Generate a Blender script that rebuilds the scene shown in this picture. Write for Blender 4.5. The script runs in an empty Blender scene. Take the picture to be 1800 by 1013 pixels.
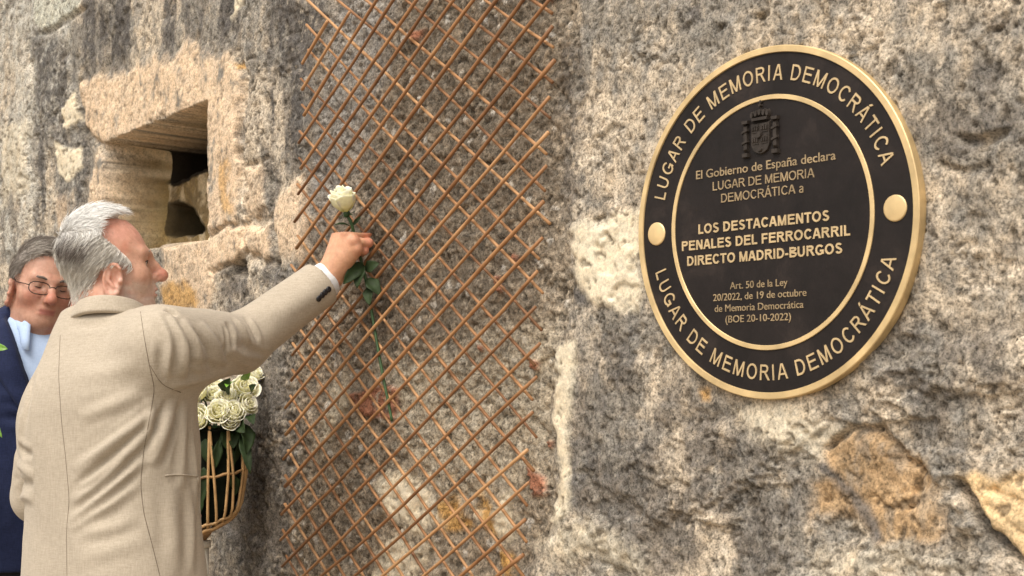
import bpy, math
import numpy as np
from mathutils import Vector
from mathutils.bvhtree import BVHTree

# ------------------------------------------------------------------ camera, sky, sun
scene = bpy.context.scene
FOC, PITCH, EYE = 2500.0, math.atan(166 / 2500), 1.35     # focal length in pixels of an 1800 wide frame
CP, SP = math.cos(PITCH), math.sin(PITCH)
cam_data = bpy.data.cameras.new('camera')
cam = bpy.data.objects.new('camera', cam_data)
scene.collection.objects.link(cam)
cam.location = (0, 0, EYE)
cam.rotation_euler = (math.pi / 2 + PITCH, 0, 0)
cam_data.sensor_width = 36
cam_data.lens = FOC / 1800 * 36
cam_data.clip_start, cam_data.clip_end = 0.05, 500
cam_data.dof.use_dof = True
cam_data.dof.focus_distance = 2.75
cam_data.dof.aperture_fstop = 11
scene.camera = cam

SUN_EL, SUN_AZ = math.radians(56), math.radians(208)      # azimuth from +Y, clockwise seen from above
world = bpy.data.worlds.new('World')
scene.world = world
world.use_nodes = True
wn = world.node_tree.nodes
sky = wn.new('ShaderNodeTexSky')
sky.sky_type = 'NISHITA'
sky.sun_disc = False
sky.sun_elevation = SUN_EL
sky.sun_rotation = SUN_AZ
sky.air_density, sky.dust_density, sky.ozone_density = 1.0, 4.0, 0.6
bg = wn['Background']
hsv = wn.new('ShaderNodeHueSaturation')                   # thin cloud: the sky is nearly white
hsv.inputs['Saturation'].default_value = 0.35
world.node_tree.links.new(sky.outputs[0], hsv.inputs['Color'])
warm = wn.new('ShaderNodeMix')
warm.data_type = 'RGBA'
warm.blend_type = 'MULTIPLY'
warm.inputs[0].default_value = 1.0
warm.inputs[7].default_value = (1.05, 1.0, 0.91, 1)
world.node_tree.links.new(hsv.outputs[0], warm.inputs[6])
world.node_tree.links.new(warm.outputs[2], bg.inputs[0])
bg.inputs[1].default_value = 0.13
sl = bpy.data.lights.new('sun', 'SUN')
sl.energy = 1.4
sl.angle = math.radians(36)
sl.color = (1.0, 0.93, 0.82)
sun = bpy.data.objects.new('sun', sl)
scene.collection.objects.link(sun)
sdir = Vector((math.sin(SUN_AZ) * math.cos(SUN_EL), math.cos(SUN_AZ) * math.cos(SUN_EL), math.sin(SUN_EL)))
sun.rotation_euler = sdir.to_track_quat('Z', 'Y').to_euler()
scene.view_settings.view_transform = 'Standard'
scene.view_settings.look = 'None'
scene.view_settings.exposure = 0.68
scene.view_settings.gamma = 1.0
rng = np.random.default_rng(7)

# ------------------------------------------------------------------ geometry of the place
ALPHA = math.atan(2160 / FOC * CP)
SD = np.array([math.sin(ALPHA), -math.cos(ALPHA), 0.0])    # along the wall, towards the right
WN = np.array([-math.cos(ALPHA), -math.sin(ALPHA), 0.0])   # out of the wall
CAM = np.array([0, 0, EYE])


def ray(u, v):
    x, y = (u - 900) / FOC, -(v - 506.5) / FOC
    return np.array([x, CP - SP * y, SP + CP * y])


def px(u, v, Y):
    d = ray(u, v)
    return CAM + d / d[1] * Y


W0 = px(1373, 390, 2.28)


def wp(s, z, off=0.0):
    s, z, off = np.broadcast_arrays(np.asarray(s, float), np.asarray(z, float), np.asarray(off, float))
    return np.array([W0[0], W0[1], 0]) + s[..., None] * SD + z[..., None] * np.array([0, 0, 1.0]) + off[..., None] * WN


def wall_px(u, v, off=0.0):
    d = ray(u, v)
    return CAM + d * ((WN @ (W0 + WN * off - CAM)) / (WN @ d))


def sz(u, v, off=0.0):
    P = wall_px(u, v, off)
    return np.array([(P - W0) @ SD, P[2]])


# ------------------------------------------------------------------ helpers
def link(o):
    scene.collection.objects.link(o)
    return o


def mesh_obj(name, verts, faces, mat=None, parent=None, smooth=True):
    me = bpy.data.meshes.new(name)
    if isinstance(faces, np.ndarray):
        me.vertices.add(len(verts))
        me.vertices.foreach_set('co', np.asarray(verts, np.float32).ravel())
        k = faces.shape[1]
        me.loops.add(faces.size)
        me.loops.foreach_set('vertex_index', faces.astype(np.int32).ravel())
        me.polygons.add(len(faces))
        me.polygons.foreach_set('loop_start', np.arange(0, faces.size, k, dtype=np.int32))
        me.polygons.foreach_set('loop_total', np.full(len(faces), k, np.int32))
        me.update(calc_edges=True)
    else:
        me.from_pydata([tuple(map(float, v)) for v in verts], [], faces)
    me.validate()
    if smooth:
        me.polygons.foreach_set('use_smooth', np.ones(len(me.polygons), bool))
    if mat:
        me.materials.append(mat)
    o = link(bpy.data.objects.new(name, me))
    if parent is not None:
        o.parent = parent
        o.matrix_parent_inverse = parent.matrix_basis.inverted()
    return o


def empty(name, loc):
    o = link(bpy.data.objects.new(name, None))
    o.location = loc
    o.empty_display_size = 0.05
    return o


def tag(o, label=None, cat=None, group=None, kind=None):
    for k, v in (('label', label), ('category', cat), ('group', group), ('kind', kind)):
        if v:
            o[k] = v
    return o


class MB:
    """collects pieces into one mesh"""
    def __init__(self):
        self.v, self.f = [], []
        self.n = 0

    def add(self, v, f):
        v = np.asarray(v, float)
        self.v.append(v)
        self.f += [tuple(i + self.n for i in q) for q in f]
        self.n += len(v)

    def tube(self, pts, r, sides=6, caps=True, flat=1.0):
        pts = np.asarray(pts, float)
        r = np.broadcast_to(np.asarray(r, float), (len(pts),))
        t = np.gradient(pts, axis=0)
        t /= np.linalg.norm(t, axis=1)[:, None] + 1e-12
        up = np.array([0, 0, 1.0]) if abs(t[0][2]) < 0.9 else np.array([1.0, 0, 0])
        a = np.cross(t[0], up)
        a /= np.linalg.norm(a)
        V = []
        for i in range(len(pts)):
            a = a - t[i] * (a @ t[i])
            a /= np.linalg.norm(a)
            b = np.cross(t[i], a)
            for k in range(sides):
                w = 2 * math.pi * k / sides
                V.append(pts[i] + r[i] * (math.cos(w) * a + math.sin(w) * b * flat))
        F = []
        for i in range(len(pts) - 1):
            for k in range(sides):
                k2 = (k + 1) % sides
                F.append((i * sides + k, i * sides + k2, (i + 1) * sides + k2, (i + 1) * sides + k))
        if caps:
            F.append(tuple(range(sides))[::-1])
            F.append(tuple((len(pts) - 1) * sides + k for k in range(sides)))
        self.add(V, F)

    def grid(self, P):
        """P: (n, m, 3) sheet"""
        P = np.asarray(P)
        n, m = P.shape[:2]
        F = [(i * m + j, i * m + j + 1, (i + 1) * m + j + 1, (i + 1) * m + j) for i in range(n - 1) for j in range(m - 1)]
        self.add(P.reshape(-1, 3), F)

    def build(self, name, mat, parent=None, smooth=True):
        return mesh_obj(name, np.concatenate(self.v), self.f, mat, parent, smooth)


def H2(ix, iy, seed):
    h = (ix.astype(np.int64) * 374761393 + iy.astype(np.int64) * 668265263 + seed * 974634777) & 0xffffffff
    h = ((h ^ (h >> 13)) * 1274126177) & 0xffffffff
    h = ((h ^ (h >> 16)) * 2246822519) & 0xffffffff
    return ((h ^ (h >> 15)) & 0xffffff) / float(0xffffff)


def vnoise(x, y, seed=0):
    ix, iy = np.floor(x), np.floor(y)
    fx, fy = x - ix, y - iy
    fx, fy = fx * fx * (3 - 2 * fx), fy * fy * (3 - 2 * fy)
    a, b = H2(ix, iy, seed), H2(ix + 1, iy, seed)
    c, d = H2(ix, iy + 1, seed), H2(ix + 1, iy + 1, seed)
    return (a + (b - a) * fx) * (1 - fy) + (c + (d - c) * fx) * fy


def fbm(x, y, seed=0, octv=4, gain=0.5):
    t, a, n = 0, 1.0, 0
    for k in range(octv):
        t = t + a * vnoise(x * 2 ** k + 17.3 * k, y * 2 ** k - 9.1 * k, seed + k)
        n += a
        a *= gain
    return t / n


def worley(x, y, seed=0):
    """distance to the nearest jittered point and that cell's random number"""
    ix, iy = np.floor(x), np.floor(y)
    best = np.full(x.shape, 9.0)
    cid = np.zeros(x.shape)
    for dx in (-1, 0, 1):
        for dy in (-1, 0, 1):
            cx, cy = ix + dx, iy + dy
            d = np.hypot(cx + H2(cx, cy, seed) - x, cy + H2(cx, cy, seed + 5) - y)
            m = d < best
            best = np.where(m, d, best)
            cid = np.where(m, H2(cx, cy, seed + 9), cid)
    return best, cid


def sstep(a, b, x):
    t = np.clip((x - a) / (b - a), 0, 1)
    return t * t * (3 - 2 * t)


def poly_sd(S, Z, poly):
    """signed distance to a polygon, positive inside"""
    poly = np.asarray(poly, float)
    d = np.full(S.shape, 1e9)
    inside = np.zeros(S.shape, bool)
    for i in range(len(poly)):
        (x1, y1), (x2, y2) = poly[i - 1], poly[i]
        ex, ey = x2 - x1, y2 - y1
        t = np.clip(((S - x1) * ex + (Z - y1) * ey) / (ex * ex + ey * ey + 1e-12), 0, 1)
        d = np.minimum(d, np.hypot(S - x1 - t * ex, Z - y1 - t * ey))
        if y1 != y2:
            inside ^= ((y1 > Z) != (y2 > Z)) & (S < (x2 - x1) * (Z - y1) / (y2 - y1) + x1)
    return np.where(inside, d, -d)


# node helpers
def new_mat(name):
    m = bpy.data.materials.new(name)
    m.use_nodes = True
    return m, m.node_tree.nodes, m.node_tree.links, m.node_tree.nodes['Principled BSDF']


def ramp(N, stops):
    r = N.new('ShaderNodeValToRGB')
    e = r.color_ramp.elements
    while len(e) < len(stops):
        e.new(0.5)
    for k, (p, c) in enumerate(stops):
        e[k].position = p
        e[k].color = (*(c if hasattr(c, '__len__') else (c, c, c)), 1)
    return r


def noise_node(N, L, vec, scale, detail=4, rough=0.55, dist=0.0):
    n = N.new('ShaderNodeTexNoise')
    n.inputs['Scale'].default_value = scale
    n.inputs['Detail'].default_value = detail
    n.inputs['Roughness'].default_value = rough
    n.inputs['Distortion'].default_value = dist
    L.new(vec, n.inputs['Vector'])
    return n


def mixc(N, L, mode, fac, a, b):
    m = N.new('ShaderNodeMix')
    m.data_type = 'RGBA'
    m.blend_type = mode
    for sock, v in ((m.inputs[0], fac), (m.inputs[6], a), (m.inputs[7], b)):
        if hasattr(v, 'is_linked'):
            L.new(v, sock)
        elif hasattr(v, '__len__'):
            sock.default_value = (*v[:3], 1)
        else:
            sock.default_value = v
    return m.outputs[2]


def simple_mat(name, col, rough=0.6, metal=0.0, var=0.25, scale=40, bump=0.0, bscale=200, spec=0.5, sub=0.0, stretch=None):
    m, N, L, P = new_mat(name)
    tc = N.new('ShaderNodeTexCoord')
    vec = tc.outputs['Object']
    if stretch:
        mp = N.new('ShaderNodeMapping')
        mp.inputs['Scale'].default_value = stretch
        L.new(vec, mp.inputs['Vector'])
        vec = mp.outputs[0]
    n = noise_node(N, L, vec, scale, 5)
    r = ramp(N, [(0.3, [c * (1 - var) for c in col]), (0.7, [min(1, c * (1 + var)) for c in col])])
    L.new(n.outputs[0], r.inputs[0])
    L.new(r.outputs[0], P.inputs['Base Color'])
    P.inputs['Roughness'].default_value = rough
    P.inputs['Metallic'].default_value = metal
    P.inputs['Specular IOR Level'].default_value = spec
    if sub:
        P.inputs['Subsurface Weight'].default_value = sub
        P.inputs['Subsurface Radius'].default_value = (0.012, 0.005, 0.003)
        P.inputs['Subsurface Scale'].default_value = 1.0
    if bump:
        n2 = noise_node(N, L, vec, bscale, 3)
        b = N.new('ShaderNodeBump')
        b.inputs['Strength'].default_value = bump
        b.inputs['Distance'].default_value = 0.002
        L.new(n2.outputs[0], b.inputs['Height'])
        L.new(b.outputs[0], P.inputs['Normal'])
    return m

# ------------------------------------------------------------------ ground
def build_ground():
    m, N, L, P = new_mat('dusty_gravel')
    tc = N.new('ShaderNodeTexCoord')
    n = noise_node(N, L, tc.outputs['Object'], 6, 8, 0.7)
    r = ramp(N, [(0.3, (0.2, 0.16, 0.11)), (0.7, (0.36, 0.29, 0.2))])
    L.new(n.outputs[0], r.inputs[0])
    L.new(r.outputs[0], P.inputs['Base Color'])
    P.inputs['Roughness'].default_value = 0.95
    g = mesh_obj('ground', [(-200, -200, 0), (200, -200, 0), (200, 200, 0), (-200, 200, 0)], [(0, 1, 2, 3)], m)
    tag(g, kind='structure')


build_ground()


# ------------------------------------------------------------------ the old stone wall
def build_wall():
    def axis(stops):
        out = []
        for (a, b, h) in stops:
            out.append(np.arange(a, b, h))
        out.append(np.array([stops[-1][1]]))
        return np.concatenate(out)
    sa = axis([(-6.5, -3.6, 0.03), (-3.6, -2.6, 0.007), (-2.6, -1.7, 0.0045), (-1.7, 0.55, 0.0033), (0.55, 1.0, 0.012), (1.0, 3.0, 0.04)])
    za = axis([(0.0, 0.68, 0.03), (0.68, 1.1, 0.0045), (1.1, 2.25, 0.0036), (2.25, 2.75, 0.0065), (2.75, 3.6, 0.03)])
    S, Z = np.meshgrid(sa, za)
    wx = (fbm(S * 9, Z * 9, 11, 4) - 0.5) * 0.10 + (fbm(S * 50, Z * 50, 12, 3) - 0.5) * 0.022
    wz = (fbm(S * 9, Z * 9, 21, 4) - 0.5) * 0.10 + (fbm(S * 50, Z * 50, 22, 3) - 0.5) * 0.022
    Sw, Zw = S + wx, Z + wz

    def P(pts):
        return [sz(*p) for p in pts]

    def mask(pts, soft=0.012, warp=1.0):
        return sstep(-soft, soft, poly_sd(S + wx * warp, Z + wz * warp, P(pts)))

    # material zones, outlined where they are on the wall
    rubble = mask([(575, 40), (640, -60), (1010, -60), (1012, 100), (1000, 330), (1000, 420), (985, 640), (975, 800), (955, 900), (900, 1060),
                   (480, 1060), (490, 820), (505, 640), (540, 560), (540, 380), (555, 200)], 0.02)
    inner = mask([(640, 40), (760, -30), (960, -30), (970, 300), (900, 420), (930, 640), (820, 700), (640, 640), (610, 430), (680, 220)], 0.05)
    peach = mask([(150, 150), (250, 120), (345, 85), (410, 85), (424, 200), (400, 240), (368, 182), (188, 252), (152, 232)], 0.02)
    peach = np.maximum(peach, mask([(366, 180), (420, 195), (424, 300), (410, 390), (368, 392)], 0.012, 0.8))
    peach = np.maximum(peach, mask([(366, 402), (420, 390), (472, 396), (470, 458), (372, 466)], 0.010, 0.8))
    peach = np.maximum(peach, mask([(480, 380), (505, 330), (540, 300), (536, 450), (492, 440)], 0.016, 0.8) * 0.9)
    peach = np.maximum(peach, mask([(425, 290), (458, 292), (462, 370), (426, 376)], 0.016, 0.8) * 0.8)
    peach = np.maximum(peach, mask([(165, 270), (195, 262), (200, 400), (150, 400)], 0.016, 0.8) * 0.8)
    peach = np.maximum(peach, mask([(285, 400), (368, 395), (375, 470), (365, 570), (300, 575), (280, 500)], 0.02) * 0.9)
    peach = np.maximum(peach, mask([(95, 345), (130, 335), (135, 400), (100, 400)], 0.02) * 0.6)
    pale = mask([(108, 190), (135, 160), (145, 215), (112, 222)], 0.008, 0.5)
    pale = np.maximum(pale, mask([(92, 250), (140, 262), (142, 300), (120, 318), (98, 305)], 0.008, 0.5))
    pale = np.maximum(pale, mask([(410, -10), (432, -10), (420, 25), (408, 28)], 0.008, 0.5))
    pale = np.maximum(pale, mask([(1005, 405), (1060, 395), (1122, 380), (1135, 470), (1130, 545), (1080, 540), (1030, 520), (1008, 480)], 0.016, 0.7))
    pale = np.maximum(pale, mask([(985, 610), (1012, 605), (1008, 700), (1002, 860), (985, 905), (950, 910), (985, 830), (978, 700)], 0.012, 0.6))
    pale = np.maximum(pale, mask([(815, 880), (900, 860), (895, 930), (860, 935)], 0.02))
    pale = np.maximum(pale, mask([(655, 845), (720, 850), (780, 905), (740, 930), (670, 900)], 0.02))
    pale = np.maximum(pale, mask([(700, 940), (760, 960), (730, 1020), (640, 1015)], 0.02) * .85)
    pale = np.maximum(pale, mask([(930, 930), (1010, 900), (1120, 930), (1150, 1000), (1000, 990)], 0.03) * 0.55)
    pale = np.maximum(pale, mask([(590, 680), (620, 640), (615, 720), (560, 780), (540, 800)], 0.02) * 0.6)
    pale = np.maximum(pale, mask([(0, 230), (48, 210), (45, 330), (0, 360)], 0.02) * 0.5)
    pale = np.maximum(pale, mask([(1280, 705), (1440, 720), (1480, 735), (1430, 790), (1330, 770)], 0.03) * 0.7)
    pale = np.maximum(pale, mask([(1440, 960), (1640, 975), (1700, 1030), (1400, 1030)], 0.03) * 0.4)
    ochre = mask([(750, 850), (780, 840), (800, 900), (815, 925), (780, 930), (765, 880)], 0.014)
    ochre = np.maximum(ochre, mask([(815, 845), (845, 850), (860, 930), (835, 920)], 0.014))
    ochre = np.maximum(ochre, mask([(865, 955), (900, 960), (895, 1013), (870, 1000)], 0.014))
    ochre = np.maximum(ochre, mask([(285, 500), (350, 508), (352, 545), (300, 560)], 0.016) * 0.9)
    ochre = np.maximum(ochre, mask([(395, 280), (410, 280), (405, 370), (396, 370)], 0.01) * 0.7)
    ochre = np.maximum(ochre, mask([(415, 108), (428, 108), (426, 128), (416, 128)], 0.008) * 0.9)
    ochre = np.maximum(ochre, mask([(1222, 668), (1240, 672), (1240, 690), (1226, 690)], 0.008, 0.4) * 0.9)
    brown = mask([(1440, 792), (1490, 742), (1545, 752), (1568, 805), (1630, 830), (1660, 900), (1655, 955), (1605, 968), (1545, 952),
                  (1500, 905), (1425, 898), (1418, 850), (1450, 838)], 0.012, 0.75)
    sand = mask([(1700, 850), (1762, 836), (1795, 815), (1850, 830), (1850, 1010), (1800, 990), (1742, 930), (1725, 885)], 0.010, 0.7)
    brick = mask([(615, 685), (695, 688), (692, 742), (635, 738)], 0.006, 0.5)
    brick = np.maximum(brick, mask([(922, 822), (950, 830), (952, 865), (928, 866)], 0.006, 0.3))
    brick = np.maximum(brick, mask([(722, 55), (745, 50), (738, 72), (722, 70)], 0.006, 0.3))
    brick = np.maximum(brick, mask([(945, -10), (975, -10), (962, 8)], 0.006, 0.3))
    for (bu, bv, br) in ((902, 452, 7), (872, 492, 7), (962, 778, 7), (937, 640, 8), (876, 508, 5), (845, 612, 5)):
        brick = np.maximum(brick, mask([(bu - br, bv - br), (bu + br, bv - br * .7), (bu + br * .8, bv + br), (bu - br * .7, bv + br)], 0.004, 0.15))
    # soot, lichen and other dark patches
    streak = fbm(S * 16, Z * 2.5, 51, 4)
    dark = mask([(130, -40), (620, -40), (560, 120), (540, 300), (440, 280), (425, 80), (340, 80), (150, 150), (140, 120)], 0.08) * sstep(0.40, 0.58, streak)
    dark = np.maximum(dark, mask([(55, 60), (150, 100), (150, 420), (60, 420)], 0.05) * sstep(0.36, 0.55, streak) * 0.95)
    dark = np.maximum(dark, mask([(415, 200), (540, 180), (535, 330), (470, 480), (420, 460)], 0.05) * sstep(0.45, 0.6, fbm(S * 12, Z * 6, 52, 4)) * 0.8)
    dark = np.maximum(dark, mask([(370, 470), (540, 440), (520, 640), (500, 820), (440, 860), (420, 640)], 0.05) * sstep(0.42, 0.56, fbm(S * 14, Z * 9, 53, 4)) * 0.85)
    dark = np.maximum(dark, mask([(430, 640), (520, 640), (505, 1040), (360, 1040), (400, 800)], 0.05) * 0.85)  # darker wall beside and below the basket
    dark = np.maximum(dark, mask([(980, 560), (1130, 560), (1230, 680), (1300, 740), (1400, 850), (1460, 1030), (1080, 1030), (985, 930), (1010, 700)], 0.06) * sstep(0.40, 0.62, fbm(S * 14, Z * 11, 54, 5)) * 0.8)
    dark = np.maximum(dark, mask([(1560, 560), (1840, 560), (1840, 820), (1600, 800), (1480, 730)], 0.06) * sstep(0.40, 0.6, fbm(S * 16, Z * 14, 55, 5)) * 0.75)
    dark = np.maximum(dark, mask([(1500, 60), (1840, 20), (1840, 500), (1630, 440)], 0.06) * sstep(0.44, 0.62, fbm(S * 16, Z * 14, 56, 5)) * 0.7)
    dark = np.maximum(dark, mask([(990, 80), (1030, 60), (1025, 330), (1005, 400), (985, 330)], 0.02) * 0.7)
    dark = np.maximum(dark, mask([(1185, 0), (1222, 0), (1228, 40), (1195, 48)], 0.012, 0.5) * 0.9)
    dark = np.maximum(dark, mask([(1000, 500), (1030, 508), (1040, 535), (1005, 530)], 0.012, 0.4) * 0.9)
    dark = np.maximum(dark, mask([(1425, 815), (1445, 815), (1520, 890), (1550, 950), (1535, 955), (1490, 890)], 0.008, 0.3) * 0.9)
    dark = np.maximum(dark, mask([(405, 465), (432, 466), (435, 488), (410, 486)], 0.006, 0.4))  # darker where the small cavity is cut
    dark = np.maximum(dark, mask([(503, 203), (513, 203), (512, 222), (504, 222)], 0.004, 0.2))
    left = mask([(-200, -100), (135, -100), (140, 450), (-200, 450)], 0.05)

    # relief, in metres along the normal
    pw, pid = worley(S * 75 + 0.8 * (fbm(S * 30, Z * 30, 3) - .5), Z * 75, 31)
    qw, qid = worley(S * 130, Z * 130, 41)
    bw, bid = worley(Sw * 9, Zw * 14, 61)
    pebble = np.sqrt(np.clip(1 - (pw / 0.72) ** 2, 0, 1)) * (0.35 + 0.65 * pid)
    grit = np.sqrt(np.clip(1 - (qw / 0.75) ** 2, 0, 1)) * qid
    rough = fbm(S * 24, Z * 24, 71, 5, 0.6)
    h = (fbm(S * 2.1, Z * 2.1, 81, 3) - 0.5) * 0.030
    h += (fbm(S * 8, Z * 8, 82, 3) - 0.5) * 0.014
    h += (rough - 0.5) * 0.011 * (1 - 0.45 * peach - 0.4 * pale)
    h += (fbm(S * 110, Z * 110, 83, 3, 0.7) - 0.5) * 0.0034 * (1 - 0.6 * pale) * (1 - .4 * peach)
    pit = fbm(S * 60, Z * 60, 84, 4, 0.6)
    h -= sstep(0.63, 0.72, pit) * 0.0045 * (1 - 0.6 * peach)
    h += rubble * (-0.014 + 0.0065 * pebble + 0.003 * grit - 0.010 * sstep(0.5, 0.9, bw) + 0.008 * (bid - 0.5))
    h += brick * 0.010
    h += pale * 0.004 + peach * 0.006
    h -= brown * 0.009 * (1 + 0.8 * (fbm(S * 20, Z * 20, 85, 4) - 0.5))
    h += sand * 0.006
    # the broken edge and the cavities by the right side
    for pts, d in (([(1675, 238), (1720, 236), (1775, 230), (1770, 248), (1735, 262), (1690, 255)], 0.015),
                   ([(1640, 290), (1690, 300), (1740, 292), (1745, 304), (1690, 314), (1645, 305)], 0.008),
                   ([(1682, 855), (1700, 848), (1726, 890), (1745, 940), (1800, 992), (1800, 1003), (1735, 955), (1700, 900)], 0.030),
                   ([(1440, 786), (1488, 740), (1548, 748), (1572, 805), (1560, 808), (1540, 762), (1492, 752), (1448, 795)], 0.016),
                   ([(1545, 805), (1600, 820), (1625, 838), (1560, 825)], 0.014),
                   ([(1600, 825), (1612, 828), (1600, 900), (1585, 905)], 0.012),
                   ([(405, 465), (432, 466), (435, 488), (410, 486)], 0.03),
                   ([(70, 60), (150, 10), (160, 14), (82, 68), (60, 62)], 0.016),
                   ([(1325, 40), (1345, 35), (1342, 70), (1330, 75)], 0.014),
                   ([(1760, 855), (1800, 880), (1800, 886), (1755, 862)], 0.008),
                   ([(1740, 880), (1800, 935), (1800, 941), (1735, 886)], 0.006)):
        h -= mask(pts, 0.006, 0.35) * d
    # joints between the stones on the left
    for pts in ([(148, 150), (150, 400)], [(150, 236), (188, 256)], [(424, 80), (426, 470)], [(368, 394), (475, 390)], [(372, 470), (480, 462)],
                [(476, 330), (484, 470)], [(48, 60), (54, 440)], [(140, 400), (195, 400)], [(425, 285), (470, 285)], [(430, 380), (480, 378)]):
        a, b = P(pts)
        e = b - a
        t = np.clip(((Sw - a[0]) * e[0] + (Zw - a[1]) * e[1]) / (e @ e), 0, 1)
        dj = np.hypot(Sw - a[0] - t * e[0], Zw - a[1] - t * e[1])
        h -= 0.012 * np.exp(-(dj / 0.012) ** 2)
    # flatter bed behind the plaque
    rp = np.hypot(S + 0.012, Z - 1.605)
    k = sstep(0.35, 0.25, rp)
    h = h * (1 - k) + k * np.minimum(h * .6, 0.003)
    # ledges and cavities of the rough render
    low = mask([(1250, 700), (1840, 540), (1840, 1050), (1000, 1050), (1050, 900)], 0.12) * (1 - brown) * (1 - sand)
    ter = fbm(S * 6 + 3, Z * 13, 87, 5, .6)
    h += low * 0.008 * (sstep(.47, .50, ter) + sstep(.56, .585, ter) - 1)
    ter2 = fbm(S * 9 + 8, Z * 9, 88, 5, .6)
    h -= 0.006 * sstep(.60, .64, ter2) * (1 - rubble) * (1 - .7 * peach) * (1 - k)
    crack = np.abs(fbm(S * 7, Z * 7, 89, 5, .6) - .5)
    h -= 0.006 * sstep(.010, .003, crack) * sstep(.5, .6, fbm(S * 3, Z * 3, 90, 2)) * (1 - rubble)
    # the recess
    na, nb = sz(187, 252), sz(370, 180)
    ztop = na[1] + (nb[1] - na[1]) * (S - na[0]) / (nb[0] - na[0])
    NS0, NS1, NZ0 = na[0], nb[0] + 0.004, 1.735
    e = 0.004
    jag = (fbm(S * 22, Z * 22, 91, 3) - 0.5) * 0.012
    inn = sstep(-e, e, S - NS0 + jag) * sstep(-e, e, NS1 - S + jag * 0.5) * sstep(-e, e, ztop - Z + jag * .5) * sstep(-0.02, 0.02, Z - NZ0 + jag * 2)

    def mback(pts, soft):
        return sstep(-soft, soft, poly_sd(S + wx * .4, Z + wz * .4, [sz(*p, -.2) for p in pts]))
    back = -0.205 + 0.028 * (fbm(S * 8, Z * 8, 92, 5) - 0.5) * 2
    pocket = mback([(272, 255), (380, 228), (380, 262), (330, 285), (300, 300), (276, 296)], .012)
    pocket_shade = mback([(284, 246), (390, 218), (390, 292), (345, 304), (304, 318), (286, 314)], .018)
    hole_shade = mback([(284, 366), (316, 350), (350, 380), (356, 405), (290, 410)], .022)
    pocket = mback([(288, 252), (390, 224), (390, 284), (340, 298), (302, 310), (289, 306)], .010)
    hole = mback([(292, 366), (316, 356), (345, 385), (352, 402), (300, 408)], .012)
    for mk, s0 in ((pocket, .016), (hole, .016), (pocket_shade, .004), (hole_shade, .004)):   # the cavities lie behind the jamb stone
        mk *= sstep(NS0 + s0, NS0 + s0 + .008, S)
    back = back - 0.50 * pocket - 0.30 * hole
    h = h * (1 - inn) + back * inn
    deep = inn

    # colour of the materials, plus shade painted into the recess
    n1, n2, n3 = fbm(S * 5, Z * 5, 101, 5), fbm(S * 26, Z * 26, 102, 5, .6), fbm(S * 90, Z * 90, 103, 3, .7)
    n4 = fbm(S * 48, Z * 20, 104, 5, .65)
    tan, grey, dk = np.array([.50, .43, .345]), np.array([.245, .226, .20]), np.array([.075, .070, .068])

    def lerp(A, B, t):
        return A + (B - A) * np.clip(t, 0, 1)[..., None]
    C = lerp(np.broadcast_to(grey, S.shape + (3,)), tan, sstep(0.40, 0.58, n1 * 0.4 + n2 * 0.3 + n4 * .3))
    C = lerp(C, np.array([.52, .51, .47]), left * 0.6 * sstep(.4, .55, n2 * .5 + streak * .5))
    Rb = lerp(np.broadcast_to(np.array([.20, .17, .135]), S.shape + (3,)), np.array([.40, .335, .26]), sstep(0.2, 0.95, pid * 0.5 + 0.5 * n2))
    Rb = lerp(Rb, np.array([.12, .10, .08]), inner * 0.6 * sstep(.3, .6, n2 * .5 + n3 * .5))
    Rb = lerp(Rb, np.array([.50, .47, .43]), (pid > .965) * .8)
    Rb = lerp(Rb, np.array([.44, .39, .31]), mask([(650, 640), (980, 560), (985, 760), (900, 860), (720, 850)], 0.06) * 0.75)
    Rb = lerp(Rb, np.array([.34, .33, .32]), mask([(500, 60), (640, -60), (700, 0), (640, 250), (560, 420), (520, 420)], 0.08) * 0.7)
    C = lerp(C, Rb, rubble)
    ed = sstep(.30, .46, n4 * .6 + n2 * .4)
    C = lerp(C, dk * (0.6 + 1.3 * n3)[..., None], dark * sstep(0.37, 0.50, n3 * .3 + n2 * .35 + n4 * .35) * 0.95)
    C = lerp(C, np.array([.66, .51, .37]) * (0.82 + 0.36 * n2)[..., None], peach * ed * .95)
    C = lerp(C, np.array([.70, .625, .49]) * (.9 + .2 * n2)[..., None], pale * sstep(0.16, 0.34, n2 + 0.08))
    C = lerp(C, np.array([.50, .50, .44]) * (.8 + .4 * n2)[..., None], mask([(56, -30), (160, -30), (142, 16), (78, 54), (60, 46)], .008, .4))
    C = lerp(C, np.array([.52, .31, .11]), ochre * 0.95)
    C = lerp(C, np.array([.40, .28, .165]) * (0.55 + 0.9 * n2)[..., None], brown * (.55 + .45 * sstep(.36, .5, n4)))
    C = lerp(C, np.array([.66, .49, .29]) * (0.8 + 0.4 * n2)[..., None], sand)
    C = lerp(C, np.array([.36, .155, .095]) * (0.6 + 0.8 * n2)[..., None], brick * sstep(.3, .45, n4) * .9)
    soot = mask([(1425, 815), (1445, 815), (1520, 890), (1550, 950), (1535, 955), (1490, 890)], 0.008, 0.3)
    soot = np.maximum(soot, mask([(1000, 500), (1030, 508), (1042, 535), (1005, 532)], 0.010, 0.4))
    C = lerp(C, np.array([.14, .135, .135]), soot * .8)
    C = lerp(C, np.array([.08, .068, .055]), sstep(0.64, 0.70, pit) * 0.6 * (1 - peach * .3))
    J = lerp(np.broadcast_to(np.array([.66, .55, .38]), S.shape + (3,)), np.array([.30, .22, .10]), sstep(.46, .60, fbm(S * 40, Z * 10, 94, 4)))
    J = lerp(J, np.array([.21, .155, .085]), sstep(NS0 + .01, NS0 + .03, S) * (0.4 + .6 * sstep(.4, .6, n2)))  # back wall browned to paint in its shade
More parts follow.
